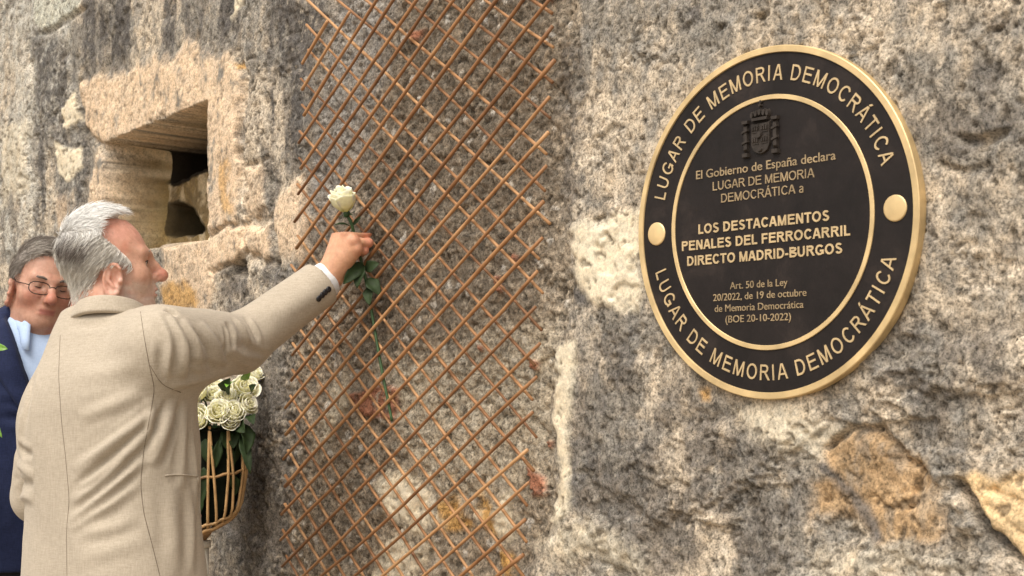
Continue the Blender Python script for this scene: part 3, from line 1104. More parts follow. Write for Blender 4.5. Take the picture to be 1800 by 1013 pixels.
def axes(fwd, pitch=0.0, roll=0.0):
    """right / forward / up columns; pitch lifts the nose, roll leans to the right"""
    f = np.array([fwd[0], fwd[1], 0.0])
    f /= np.linalg.norm(f)
    r = np.array([f[1], -f[0], 0.0])
    u = np.array([0, 0, 1.0])
    f2 = f * math.cos(pitch) + u * math.sin(pitch)
    u2 = u * math.cos(pitch) - f * math.sin(pitch)
    r3 = r * math.cos(roll) - u2 * math.sin(roll)
    u3 = u2 * math.cos(roll) + r * math.sin(roll)
    return np.stack([r3, f2, u3], 1)


# canonical head: x right, y forward, z up, origin between the ears, 0.225 m tall
SKULL = [('+', f_ell((0, -.004, .030), (.073, .081, .087)), .01),
         ('+', f_ell((0, .030, -.018), (.063, .060, .086)), .04),
         ('+', f_ell((0, .030, -.066), (.054, .052, .046)), .03),
         ('+', f_cap((0, -.012, -.050), (0, -.020, -.15), .055, .057), .02)]


def head_ops(mouth_open=0.0, heavy=1.0, lids=0.0):
    ld = lids * .0035
    o = list(SKULL)
    o += [('+', f_sph((0, .072, -.098), .021), .03),
          ('+', f_cap((-.045, -.01, -.07), (-.02, .055, -.098), .022, .02), .03),
          ('+', f_cap((.045, -.01, -.07), (.02, .055, -.098), .022, .02), .03)]
    for s in (-1, 1):
        o += [('+', f_ell((s * .040, .056, -.030), (.026 * heavy, .026, .022)), .03),
              ('+', f_cap((s * .012, .088, .014), (s * .045, .070, .018), .009, .009), .018),
              ('-', f_ell((s * .033, .095, -.001), (.020, .020, .0125)), .012),
              ('+', f_ell((s * .032, .0680, -.001), (.015, .0135 + ld, .0125)), .006),
              ('+', f_ell((s * .032, .0705, .0068), (.0160, .0150, .0070)), .004)]
    lp = 0.0 if mouth_open else -.0035
    o += [('+', f_cap((0, .089, .006), (0, .113, -.031), .0085, .0115), .014),
          ('+', f_sph((0, .1150, -.0335), .0130), .010),
          ('+', f_sph((-.0125, .102, -.037), .0092), .007), ('+', f_sph((.0125, .102, -.037), .0092), .007),
          ('-', f_cap((-.0065, .112, -.048), (-.0065, .104, -.040), .0035, .003), .003),
          ('-', f_cap((.0065, .112, -.048), (.0065, .104, -.040), .0035, .003), .003),
          ('+', f_ell((0, .084, -.060), (.026, .016, .016)), .012),
          ('+', f_ell((0, .0960 + lp, -.0625), (.023, .0068, .0048)), .006),
          ('+', f_ell((0, .0935 + lp, -.0742), (.021, .0076, .0058)), .006)]
    if mouth_open:
        o += [('-', f_ell((0, .100, -.0685), (.018, .012, .0030)), .004)]
    else:
        o += [('-', f_cap((-.021, .0935, -.0690), (0, .104, -.0680), .0014, .0016), .003),
              ('-', f_cap((.021, .0935, -.0690), (0, .104, -.0680), .0014, .0016), .003)]
    for s in (-1, 1):
        o += [('-', f_chain([(s * .0185, .1075, -.036), (s * .027, .0985, -.052), (s * .030, .092, -.070)], [.003, .0035, .0025]), .009),
              ('-', f_cap((s * .016, .101, -.018), (s * .040, .087, -.020), .0025, .002), .009)]
    o += [('+', f_sph((0, .1015, -.012), .0085), .010)]
    for s in (-1, 1):                                       # ears
        M = axes((s * .42, 1.0), -0.18)
        c = np.array([s * .0785, .006, -.034])
        ear = [('+', f_ell((0, 0, 0), (.0065, .0170, .030)), .002)]
        th = np.linspace(-2.2, 2.35, 12)
        rim = [(s * .006, -.0165 * np.cos(t), .029 * np.sin(t)) for t in th]
        ear += [('+', f_chain(rim, [.0036] * 12), .004), ('-', f_ell((s * .0090, .002, .002), (.0085, .0120, .020)), .003),
                ('+', f_chain([(s * .004, -.008, .016), (s * .006, -.0075, -.002), (s * .005, .002, -.014)], [.0032] * 3), .003),
                ('+', f_ell((s * .003, .003, -.028), (.0055, .0085, .0085)), .006), ('+', f_sph((s * .004, .0135, -.002), .0048), .004)]
        o += [('+', f_local((lambda P, e=ear: eval_ops(e, P)), c, M, 1.16), .004)]
    return o


def place_ops(ops, o, M, s):
    return [(k, f_local(f, o, M, s), b * s) for (k, f, b) in ops]


def make_hair(name, o, M, s, region, thick, mat, parent, tone, comb, n_str, length, seed, x_limit=None):
    """a cap that follows the skull inside REGION (side outline y, z) with loose strands over it"""
    g = np.random.default_rng(seed)
    reg = np.asarray(region, float)

    def skull(P):
        return eval_ops(SKULL, P)

    def t_of(P):
        sd = poly_sd(P[:, 1], P[:, 2], reg)
        if x_limit is not None:
            sd = np.minimum(sd, x_limit(P))
        w = fbm(P[:, 1] * 60 + P[:, 0] * 35, P[:, 2] * 22, seed, 3) - 0.5
        return -.006 + (.006 + thick(P) + w * .004) * sstep(-.002, .020, sd + w * .008)

    ops = [('+', lambda P: skull(P) - t_of(P), .001)]
    V, F = sdf_mesh(ops, (-.11, -.14, -.12), (.11, .13, .16), .0026)
    V = relax(V, F, 1)
    sd = poly_sd(V[:, 1], V[:, 2], reg)
    col = [tone(V, g)]
    col[0] = col[0] + (np.array([.58, .36, .28]) - col[0]) * (sstep(.009, .001, sd) * .75)[:, None]     # scalp shows at the hairline
    # strands
    okv = np.nonzero(sd > 0.006)[0]
    root = V[g.choice(okv, n_str)] + g.normal(0, .0012, (n_str, 3))
    K = 6
    P = root.copy()
    pts = [P]
    ln = length * g.uniform(.6, 1.25, n_str)
    sdr = poly_sd(root[:, 1], root[:, 2], reg)
    ln = ln * np.clip(sdr / .022, .5, 1)
    e = 1e-3
    lift = g.uniform(.000, .004, n_str) + thick(root) + (g.uniform(0, 1, n_str) > .93) * g.uniform(.002, .006, n_str)
    jitter = g.normal(0, .22, (n_str, 3))
    for k in range(K - 1):
        nrm = np.stack([skull(P + e * np.eye(3)[i]) - skull(P - e * np.eye(3)[i]) for i in range(3)], 1)
        nrm /= np.linalg.norm(nrm, axis=1)[:, None] + 1e-9
        d = comb(P) + jitter
        d -= nrm * (d * nrm).sum(1)[:, None]
        d /= np.linalg.norm(d, axis=1)[:, None] + 1e-9
        P = P + d * (ln / (K - 1))[:, None]
        P = P + nrm * ((lift + .0012 * k) - skull(P))[:, None] * 0.6
        pts.append(P)
    pts = np.stack(pts, 1)                                  # n, K, 3
    t = np.gradient(pts, axis=1)
    t /= np.linalg.norm(t, axis=2)[..., None] + 1e-9
    a = np.cross(t, g.normal(0, 1, (n_str, 1, 3)))
    a /= np.linalg.norm(a, axis=2)[..., None] + 1e-9
    b = np.cross(t, a)
    r = .00055 * np.array([1, 1.1, 1, .9, .6, .15])
    ring = np.stack([pts + r[None, :, None] * (math.cos(w) * a + math.sin(w) * b) for w in (0, 2.094, 4.189)], 2)
    base = (np.arange(n_str) * K * 3)[:, None]
    quad = []
    for k in range(K - 1):
        for q in range(3):
            quad.append([k * 3 + q, k * 3 + (q + 1) % 3, (k + 1) * 3 + (q + 1) % 3, (k + 1) * 3 + q])
    quad = np.array(quad)
    SF = (base[:, :, None] + quad[None]).reshape(-1, 4) + len(V)
    sc = np.repeat(tone(root, g, True), K * 3, axis=0)
    V = np.concatenate([V, ring.reshape(-1, 3)])
    C = np.concatenate([col[0], sc])
    ob = mesh_obj(name, o + (V * s) @ M.T, np.concatenate([F, SF]), mat, parent)
    set_colour(ob, 'hair_colour', C)
    return ob


def hair_mat(name):
    m, N, L, P = new_mat(name)
    at = N.new('ShaderNodeAttribute')
    at.attribute_name = 'hair_colour'
    L.new(at.outputs['Color'], P.inputs['Base Color'])
    P.inputs['Roughness'].default_value = 0.5
    P.inputs['Specular IOR Level'].default_value = 0.35
    return m


def skin_mat(name):
    m, N, L, P = new_mat(name)
    at = N.new('ShaderNodeAttribute')
    at.attribute_name = 'skin_colour'
    tc = N.new('ShaderNodeTexCoord')
    n = noise_node(N, L, tc.outputs['Object'], 90, 5, 0.65)
    r = ramp(N, [(0.3, (0.82, 0.76, 0.74)), (0.7, (1.12, 1.14, 1.16))])
    L.new(n.outputs[0], r.inputs[0])
    c = mixc(N, L, 'MULTIPLY', 0.8, at.outputs['Color'], r.outputs[0])
    L.new(c, P.inputs['Base Color'])
    P.inputs['Roughness'].default_value = 0.5
    P.inputs['Specular IOR Level'].default_value = 0.4
    P.inputs['Subsurface Weight'].default_value = 0.25
    P.inputs['Subsurface Radius'].default_value = (0.008, 0.003, 0.0015)
    P.inputs['Subsurface Scale'].default_value = 1.0
    n2 = noise_node(N, L, tc.outputs['Object'], 420, 3, 0.6)
    b = N.new('ShaderNodeBump')
    b.inputs['Strength'].default_value = 0.5
    b.inputs['Distance'].default_value = 0.0012
    L.new(n2.outputs[0], b.inputs['Height'])
    L.new(b.outputs[0], P.inputs['Normal'])
    return m


def cloth_mat(name, c1, c2, thread=700, slub=26, rough=0.85, bump=0.35, sheen=0.15):
    m, N, L, P = new_mat(name)
    tc = N.new('ShaderNodeTexCoord')
    ob = tc.outputs['Object']
    mp = N.new('ShaderNodeMapping')
    mp.inputs['Scale'].default_value = (1, 1, 9)
    L.new(ob, mp.inputs['Vector'])
    mq = N.new('ShaderNodeMapping')
    mq.inputs['Scale'].default_value = (7, 7, 0.8)
    L.new(ob, mq.inputs['Vector'])
    a = noise_node(N, L, mp.outputs[0], slub * 2, 4, 0.7)
    b = noise_node(N, L, mq.outputs[0], slub * 2, 4, 0.7)
    ad = N.new('ShaderNodeMath')
    ad.operation = 'ADD'
    L.new(a.outputs[0], ad.inputs[0])
    L.new(b.outputs[0], ad.inputs[1])
    hf = N.new('ShaderNodeMath')
    hf.operation = 'MULTIPLY'
    hf.inputs[1].default_value = 0.5
    L.new(ad.outputs[0], hf.inputs[0])
    r = ramp(N, [(0.36, c1), (0.64, c2)])
    L.new(hf.outputs[0], r.inputs[0])
    n = noise_node(N, L, ob, 5, 3)
    r2 = ramp(N, [(0.3, 0.93), (0.7, 1.05)])
    L.new(n.outputs[0], r2.inputs[0])
    c = mixc(N, L, 'MULTIPLY', 1.0, r.outputs[0], r2.outputs[0])
    L.new(c, P.inputs['Base Color'])
    P.inputs['Roughness'].default_value = rough
    P.inputs['Specular IOR Level'].default_value = 0.2
    P.inputs['Sheen Weight'].default_value = sheen
    bp = N.new('ShaderNodeBump')
    bp.inputs['Strength'].default_value = bump
    bp.inputs['Distance'].default_value = 0.0012
    w = noise_node(N, L, ob, thread, 2, 0.5)
    ad2 = N.new('ShaderNodeMath')
    ad2.operation = 'ADD'
    L.new(hf.outputs[0], ad2.inputs[0])
    L.new(w.outputs[0], ad2.inputs[1])
    L.new(ad2.outputs[0], bp.inputs['Height'])
    L.new(bp.outputs[0], P.inputs['Normal'])
    return m


def table(rows):
    """rows (z, a, b, cx, cy) -> smooth lookups"""
    T = np.array(sorted(rows), float)
    zz = np.linspace(T[0, 0] - .1, T[-1, 0] + .1, 600)
    out = []
    for c in range(1, 5):
        y = np.interp(zz, T[:, 0], T[:, c])
        k = np.hanning(61)
        y2 = np.convolve(np.pad(y, 30, mode='edge'), k / k.sum(), 'valid')
        out.append(y2)
    return zz, out


def f_loft(rows, p=2.4, grow=0.0, tilt=0.0, zt=1.2, hem=None):
    zz, (A, B_, CX, CY) = table(rows)

    def f(P):
        z = P[:, 2] - tilt * P[:, 0] * sstep(zt, zt + .2, P[:, 2])
        a, b = np.maximum(np.interp(z, zz, A) + grow, .004), np.maximum(np.interp(z, zz, B_) + grow, .004)
        x, y = (P[:, 0] - np.interp(z, zz, CX)) / a, (P[:, 1] - np.interp(z, zz, CY)) / b
        k = (np.abs(x) ** p + np.abs(y) ** p) ** (1 / p)
        d = (k - 1) * np.minimum(a, b) * .95
        d = np.where(k < 1, (k - 1) * np.minimum(a, b), d)
        d = np.maximum(d, z - rows[-1][0] if rows[-1][0] > rows[0][0] else z - rows[0][0])
        if hem is not None:
            d = np.maximum(d, hem - P[:, 2])
        return d
    return f


def seam_tube(name, bvh, paths, r, mat, parent, lift=0.0):
    mb = MB()
    for pts in paths:
        Pl, Nn = path_on(bvh, pts, 7)
        if len(Pl) > 2:
            mb.tube(Pl + Nn * lift, r, 5)
    return mb.build(name, mat, parent)


def ball(c, r, M=None, n=14, sq=(1, 1, 1)):
    th, ph = np.meshgrid(np.linspace(0, 2 * math.pi, n * 2, endpoint=False), np.linspace(0.02, math.pi - .02, n))
    V = np.stack([np.cos(th) * np.sin(ph) * sq[0], np.sin(th) * np.sin(ph) * sq[1], np.cos(ph) * sq[2]], -1).reshape(-1, 3) * r
    if M is not None:
        V = V @ M.T
    m = n * 2
    F = [(i * m + j, (i + 1) * m + j, (i + 1) * m + (j + 1) % m, i * m + (j + 1) % m) for i in range(n - 1) for j in range(m)]
    return V + c, F


SKIN = skin_mat('skin')
HAIR = hair_mat('hair')
EYE_WHITE = simple_mat('eye_white', (0.50, 0.45, 0.42), 0.25, 0, 0.03)
IRIS = simple_mat('iris_dark', (0.03, 0.022, 0.015), 0.15, 0, 0.2)


def eyes(root, o, M, s, look=(0, 0)):
    for sx in (-1, 1):
        c = np.array([sx * .032, .0718, -.001])
        V, F = ball(c, .0116)
        e = mesh_obj('eye', o + (V * s) @ M.T, F, EYE_WHITE, root)
        d = np.array([look[0], 1.0, look[1]])
        d /= np.linalg.norm(d)
        V, F = ball(c + d * .0068, .0062)
        mesh_obj('iris', o + (V * s) @ M.T, F, IRIS, e)


def finger(pts, r0, r1):
    n = len(pts)
    return f_chain(pts, [r0 + (r1 - r0) * i / (n - 1) for i in range(n)])


# ------------------------------------------------------------------ the man in the beige jacket
def build_man_beige():
    az = math.radians(58)
    BM = axes((math.cos(az), math.sin(az)))
    BO = np.array([-0.808, 2.835, 0.0])

    def loc(P):
        return (np.asarray(P) - BO) @ BM

    root = empty('person', (BO[0], BO[1], 0))
    tag(root, 'white-haired man in beige jacket reaching up to fix a white rose on the trellis', 'man')
    SH, EL, WR = px(285, 612, 2.73), px(420, 604, 2.96), px(577, 489, 3.07)
    LS, LE = px(106, 748, 2.95), px(68, 872, 2.99)
    LW = BO + BM @ np.array([-.12, .165, 1.07])
    rows = [(.70, .212, .150, .04, .0), (.85, .206, .148, .038, .0), (.98, .190, .142, .034, .0), (1.10, .180, .138, .026, 0), (1.22, .190, .142, .012, 0),
            (1.30, .190, .138, .006, -.005), (1.36, .165, .122, -.002, -.010), (1.41, .112, .10, -.014, -.010), (1.455, .080, .076, -.022, -.004), (1.50, .060, .062, -.026, .004)]
    TILT = .24
    # jacket
    fdir = (WR - EL) / np.linalg.norm(WR - EL)
    CUFF = WR - fdir * .020
    arm = f_chain([SH, SH + (EL - SH) * .5, EL], [.082, .076, .060])
    fore0 = f_chain([EL, CUFF + fdir * .05], [.059, .049])
    fore = lambda P: np.maximum(fore0(P), (P - CUFF) @ fdir)
    larm = f_chain([LS, (LS + LE) / 2 - BM[:, 1] * .01, LE], [.072, .062, .056])
    lfore0 = f_chain([LE, LW], [.056, .046])
    ldir = (LW - LE) / np.linalg.norm(LW - LE)
    lfore = lambda P: np.maximum(lfore0(P), (P - (LW - ldir * .03)) @ ldir)
    jacket = [('+', f_local(f_loft(rows, 2.35, 0.0, TILT, 1.15, hem=.74), BO, BM), .01),
              ('+', f_local(f_cap((-.03, -.012, 1.44), (.11, -.005, 1.43), .055, .06), BO, BM), .06),
              ('+', f_local(f_cap((-.05, -.010, 1.40), (-.150, .0, 1.30), .045, .05), BO, BM), .05),
              ('+', arm, .045), ('+', fore, .02), ('+', larm, .010), ('+', lfore, .008)]
    V, F = sdf_mesh(jacket, (-1.32, 2.45, .70), (-.32, 3.35, 1.62), .0044)
    V = relax(V, F, 3)
    folds = [([(262, 725), (205, 770), (130, 830)], .006, .014), ([(258, 762), (200, 822), (128, 885)], .007, .013),
             ([(254, 805), (195, 860), (122, 915)], .006, .012), ([(246, 850), (180, 895), (120, 928)], .005, .012),
             ([(250, 690), (200, 712), (140, 735)], .004, .014), ([(246, 640), (190, 655), (130, 660)], .003, .018),
             ([(215, 800), (170, 850), (130, 868)], -.004, .008), ([(262, 700), (268, 760), (262, 800)], .004, .010),
             ([(305, 702), (288, 765), (266, 820)], .007, .013), ([(325, 705), (322, 780), (318, 860)], .005, .013), ([(282, 720), (268, 760), (255, 790)], -.005, .008),
             ([(338, 760), (342, 830), (345, 900)], .004, .010), ([(300, 850), (305, 930), (310, 1010)], .005, .02), ([(334, 860), (338, 940), (336, 1010)], .004, .014),
             # sleeve
             ([(276, 548), (304, 600), (297, 665)], .007, .014), ([(297, 556), (328, 606), (322, 668)], .008, .014), ([(287, 552), (312, 600), (306, 660)], -.006, .008),
             ([(322, 562), (352, 612), (352, 662)], .006, .014), ([(312, 560), (340, 606), (337, 660)], -.005, .008),
             ([(352, 566), (383, 606), (388, 652)], .005, .016), ([(300, 680), (350, 668), (400, 655)], .005, .012),
             ([(398, 566), (412, 588), (408, 612)], -.006, .010), ([(412, 560), (430, 580), (440, 604)], .006, .011), ([(428, 556), (446, 576), (455, 598)], -.005, .008),
             ([(404, 612), (424, 632), (446, 640)], .005, .012), ([(424, 600), (446, 618), (470, 626)], -.003, .008), ([(470, 560), (520, 530), (560, 505)], .002, .02),
             ([(290, 545), (300, 548), (312, 556)], -.007, .008),
             # left sleeve
             ([(24, 770), (42, 795), (58, 800)], -.007, .010), ([(22, 800), (40, 826), (60, 836)], .005, .012), ([(24, 842), (42, 850), (60, 852)], -.005, .009),
             ([(28, 880), (45, 872), (60, 878)], .005, .011), ([(40, 720), (34, 760), (36, 790)], .004, .014)]
    folds = [(p_, a_ * 1.25, w_ * .85) for (p_, a_, w_) in folds]
    folds += [([(268, 712), (215, 752), (150, 800)], -.0040, .006), ([(262, 742), (206, 795), (128, 856)], -.0045, .006), ([(258, 784), (198, 842), (128, 900)], -.0045, .006),
              ([(250, 826), (190, 878), (122, 925)], -.004, .006), ([(292, 700), (280, 745), (258, 795)], -.004, .006), ([(316, 704), (306, 760), (290, 820)], -.004, .006),
              ([(330, 640), (370, 640), (410, 650)], -.003, .007), ([(338, 575), (370, 612), (372, 655)], -.0045, .006), ([(366, 574), (396, 612), (404, 645)], -.0035, .006),
              ([(392, 570), (402, 596), (396, 628)], -.005, .006), ([(440, 560), (452, 580), (462, 606)], .003, .007), ([(410, 620), (436, 642), (470, 636)], -.003, .006),
              ([(285, 600), (280, 640), (290, 672)], -.0045, .007), ([(60, 660), (50, 700), (44, 745)], -.004, .009), ([(120, 570), (160, 575), (210, 565)], -.003, .010),
              ([(140, 935), (200, 930), (245, 905)], .0035, .012), ([(135, 985), (200, 965), (255, 950)], .003, .014)]
    V = apply_folds(V, F, folds)
    n_ = normals(V, F)
    Q = loc(V)
    V = V + n_ * ((fbm(Q[:, 0] * 9 + Q[:, 2] * 5, Q[:, 2] * 9 - Q[:, 1] * 8, 5, 3) - .5) * .006)[:, None]
    # opening for the neck of the jacket is hidden by the collar
    linen = cloth_mat('beige_linen', (.36, .312, .248), (.505, .44, .36), 650, 30)
    jk = mesh_obj('jacket', V, F, linen, root)
    bvh = bvh_of(V, F)
    seam = simple_mat('seam_shadow', (.17, .135, .10), .9, 0, .2)
    seam_tube('seam', bvh, [[(106, 590), (103, 660), (108, 740), (115, 800), (122, 880), (117, 930), (118, 1040)],
                            [(247, 548), (253, 590), (262, 640), (272, 684), (264, 730), (253, 790), (247, 850), (252, 900), (268, 960), (288, 1040)],
                            [(262, 640), (285, 678), (318, 690)]], .0009, seam, jk, -.0003)
    seam_tube('pocket_edge', bvh, [[(290, 836), (320, 834), (347, 838)], [(347, 838), (351, 870), (350, 905)]], .0016, linen, jk, .0006)
    # cuff buttons
    black = simple_mat('black_horn', (.012, .012, .016), .25, 0, .3)
    for (bu, bv) in ((560, 525), (566, 519), (571, 514), (577, 509)):
        p, q = cast(bvh, bu, bv)
        if p is None:
            continue
        zax = q / np.linalg.norm(q)
        xax = np.cross(zax, [0, 0, 1.0])
        xax /= np.linalg.norm(xax)
        Mb = np.stack([xax, np.cross(zax, xax), zax], 1)
        Vb, Fb = ball(p + zax * .0015, .0068, Mb, 10, (1, 1, .45))
        mesh_obj('cuff_button', Vb, Fb, black, jk)
    # collar: a folded band round the neck
    NK = px(200, 545, 2.825)
    NL = loc(NK)
    mb = MB()
    ths = np.linspace(math.radians(-215), math.radians(35), 46)
    Pc = []
    for t in ths:
        back = .5 - .5 * math.sin(t)                        # 1 behind the neck, 0 in front
        cx_, sy_ = math.cos(t), math.sin(t)
        zt = 1.482 + .034 * back + .20 * .064 * cx_
        prof = [(.064, zt - .03), (.062, zt - .004), (.065, zt + .001), (.069, zt - .003), (.074, zt - .014), (.080, zt - .028), (.081, zt - .033), (.074, zt - .036)]
        Pc.append([BO + BM @ np.array([NL[0] + r_ * cx_ * 1.0, NL[1] - .006 + r_ * sy_ * 1.0, z_]) for (r_, z_) in prof])
    mb.grid(np.array(Pc))
    co = mb.build('collar', linen, jk)
    md = co.modifiers.new('sub', 'SUBSURF')
    md.levels = md.render_levels = 1
    # shirt cuff
    shirt = cloth_mat('white_cotton', (.72, .74, .78), (.82, .83, .86), 900, 40, .8, .15)
    mb = MB()
    up = np.array([0, 0, 1.0])
    a1 = np.cross(fdir, up)
    a1 /= np.linalg.norm(a1)
    a2 = np.cross(a1, fdir)
    Pc = []
    for t in np.linspace(0, 2 * math.pi, 33):
        prof = [(.030, .0), (.0365, .022), (.0385, .020), (.0395, .006), (.040, -.03)]
        Pc.append([CUFF + fdir * q + (a1 * math.cos(t) * .86 + a2 * math.sin(t)) * r_ for (r_, q) in prof])
    mb.grid(np.array(Pc))
    mb.build('shirt_cuff', shirt, root)
    # body
    hs = .92
    hz = math.radians(20)
    HM = axes((math.cos(hz), math.sin(hz)), math.radians(7), math.radians(2))
    HO = px(187, 467, 2.835)
    ops = place_ops(head_ops(0.6, 1.0), HO, HM, hs)
    nb = HO + HM @ np.array([0, -.012, -.055])
    nlow = BO + BM @ np.array([-.026, .012, 1.43])
    ops += [('+', f_cap(nb, nlow, .054, .066), .02)]
    ops += [('+', f_cap(HO + HM @ np.array([s_ * .045, -.012, -.075]), nlow + BM @ np.array([s_ * .02, .05, -.02]), .02, .03), .025) for s_ in (-1, 1)]
    ops += [('+', f_local(f_loft(rows, 2.3, -.022, TILT, 1.15, hem=.80), BO, BM), .03),
            ('+', f_chain([SH, EL], [.052, .044]), .02), ('+', f_chain([EL, EL + (WR - EL) * .4, WR - fdir * .01], [.042, .040, .027]), .02),
            ('+', f_chain([LS, LE], [.048, .042]), .02), ('+', f_chain([LE, LW], [.040, .026]), .02)]
    hip = BO + BM @ np.array([.045, 0, 0])
    for s_ in (-1, 1):
        L0, L1, L2 = [hip + BM @ np.array([s_ * .095, y_, z_]) for (y_, z_) in ((0, .86), (.02, .48), (-.02, .10))]
        ops += [('+', f_chain([L0, L1, L2], [.085, .055, .04]), .03), ('+', f_cap(L2 - [0, 0, .05], L2 + BM[:, 1] * .15 - [0, 0, .062], .035, .028), .02)]
    # right hand closed round the stem
    W = px(579, 485, 3.072)
    kn = [px(596, 410, 3.074), px(609, 412, 3.056), px(621, 425, 3.050), px(627, 440, 3.054)]
    pip = [px(629, 402, 3.086), px(645, 410, 3.072), px(648, 427, 3.070), px(641, 441, 3.070)]
    dip = [px(630, 412, 3.110), px(641, 417, 3.104), px(642, 434, 3.100), px(636, 447, 3.094)]
    tip = [px(614, 418, 3.106), px(622, 427, 3.104), px(624, 437, 3.102), px(623, 447, 3.098)]
    for k, r_ in zip(kn, (.0150, .0150, .0145, .0135)):
        ops += [('+', f_chain([W, W + (k - W) * .55, k], [.024, .019, r_]), .016)]
    ops += [('+', f_cap(px(596, 462, 3.085), px(612, 440, 3.085), .020, .018), .02)]
    for i in range(4):
        r_ = (.0098, .0100, .0096, .0086)[i]
        ops += [('+', f_chain([kn[i], pip[i], dip[i], tip[i]], [r_ * 1.10, r_ * .96, r_ * .86, r_ * .76]), .0022),
                ('+', f_sph(pip[i], r_ * 1.06), .004), ('+', f_sph(kn[i] - np.array([0, .006, -.002]), r_ * 1.12), .006)]
    ops += [('+', f_chain([px(588, 450, 3.095), px(594, 425, 3.108), px(606, 412, 3.116), px(620, 408, 3.118)], [.017, .0125, .0105, .0085]), .008)]
    # left hand
    lk = LW + ldir * .085
    ops += [('+', f_chain([LW, lk], [.028, .026]), .02)]
    for q in range(4):
        b0 = lk + BM @ np.array([.0, 0, (1.5 - q) * .019])
        ops += [('+', f_chain([b0, b0 + ldir * .035 + BM[:, 0] * .008, b0 + ldir * .05 + BM[:, 0] * .032], [.0098, .009, .0075]), .004)]
    ops += [('+', f_chain([LW + ldir * .03, LW + ldir * .06 + BM[:, 0] * .03 + [0, 0, .03], LW + ldir * .09 + BM[:, 0] * .03 + [0, 0, .035]], [.016, .012, .009]), .008)]
    V, F = sdf_mesh(ops, (-1.36, 2.35, 0.0), (-.30, 3.4, 1.66), .0023)
    V = relax(V, F, 1, .4)
    body = mesh_obj('body', V, F, SKIN, root)
    q = ((V - HO) @ HM) / hs
    C = np.tile(np.array([.60, .345, .25]), (len(V), 1))

    def blend(c, w):
        nonlocal C
        C = C + (np.array(c) - C) * np.clip(w, 0, 1)[:, None]
    inhead = (np.linalg.norm(q, axis=1) < .19)
    nz = fbm(q[:, 1] * 40 + q[:, 0] * 31, q[:, 2] * 40, 9, 3)
    blend((.66, .335, .26), inhead * sstep(.02, .07, q[:, 2]) * .9)                                     # sunburnt forehead
    blend((.58, .20, .12), inhead * sstep(.05, .0, np.linalg.norm((q - [.078, .006, -.034]) / [1, 1.0, 1.4], axis=1)) * .7)
    blend((.55, .20, .12), inhead * sstep(-.02, -.09, q[:, 1]) * sstep(-.03, -.08, q[:, 2]) * .8)
    blend((.50, .17, .12), inhead * sstep(.035, .01, np.linalg.norm(q - [0, .118, -.034], axis=1)) * .7)
    beard = sstep(-.030, -.055, q[:, 2]) * sstep(-.005, .025, q[:, 1]) * sstep(-.16, -.12, q[:, 2])
    beard = np.maximum(beard, sstep(.012, -.03, q[:, 2]) * sstep(.045, .02, np.abs(q[:, 1] - .012)) * .6 * sstep(.045, .06, np.abs(q[:, 0])))
    blend((.66, .56, .50), inhead * beard * np.clip(.35 + .9 * (fbm(q[:, 1] * 110 + q[:, 0] * 90, q[:, 2] * 110, 19, 3) - .35) + .3 * nz, 0, 1) * .85)
    blend((.52, .20, .13), inhead * sstep(.50, .72, fbm(q[:, 1] * 34 + q[:, 0] * 28, q[:, 2] * 34, 61, 4)) * .55 * (1 - .6 * beard))   # blotchy sunburn
    blend((.38, .22, .15), inhead * (vnoise(q[:, 1] * 240 + q[:, 0] * 190, q[:, 2] * 240, 71) > .93) * .45)                             # age spots
    lips = sstep(.012, .004, np.abs(q[:, 2] + .068)) * sstep(.024, .016, np.abs(q[:, 0])) * sstep(.086, .092, q[:, 1])
    blend((.42, .13, .10), inhead * lips * .8)
    hd = np.linalg.norm(V - px(620, 420, 3.06), axis=1)
    kd = np.min([np.linalg.norm(V - k, axis=1) for k in kn + pip], axis=0)
    blend((.61, .34, .215), (hd < .2) * 1.0)
    blend((.58, .22, .15), (hd < .2) * sstep(.022, .008, kd) * .7)
    set_colour(body, 'skin_colour', C)
    eyes(root, HO, HM, hs, (.0, -.05))
    lash = simple_mat('grey_lashes', (.06, .045, .04), .7, 0, .2)
    for s_ in (-1, 1):
        mb = MB()
        mb.tube([HO + HM @ (np.array([s_ * (.032 + .0145 * u), .0850 - .0105 * u * u, .0012 - .0035 * u * u]) * hs) for u in np.linspace(-1, 1, 9)], [.0004, .0009, .0012, .0013, .0013, .0013, .0012, .0009, .0004], 5)
        mb.build('eyelashes', lash, root)
    # brows
    grey = simple_mat('grey_brow', (.42, .38, .35), .8, 0, .3, 300)
    for s_ in (-1, 1):
        mb = MB()
        mb.tube([HO + HM @ (np.array(p_) * hs) for p_ in ((s_ * .014, .0930, .017), (s_ * .026, .0895, .021), (s_ * .040, .0795, .021), (s_ * .050, .067, .015))], [.002, .0034, .0032, .0015], 6)
        mb.build('eyebrow', grey, root)
    reg = [(.088, .16), (.080, .118), (.070, .104), (.030, .100), (.004, .094), (-.006, .082), (.000, .062), (.020, .042), (.038, .020), (.055, -.002), (.050, -.020), (.038, -.018), (.028, -.006),
           (.006, -.003), (-.012, -.010), (-.018, -.030), (-.026, -.056), (-.036, -.078), (-.050, -.100), (-.15, -.108), (-.15, .16)]

    def thick(P):
        return .004 + .010 * sstep(-.05, .06, P[:, 2])

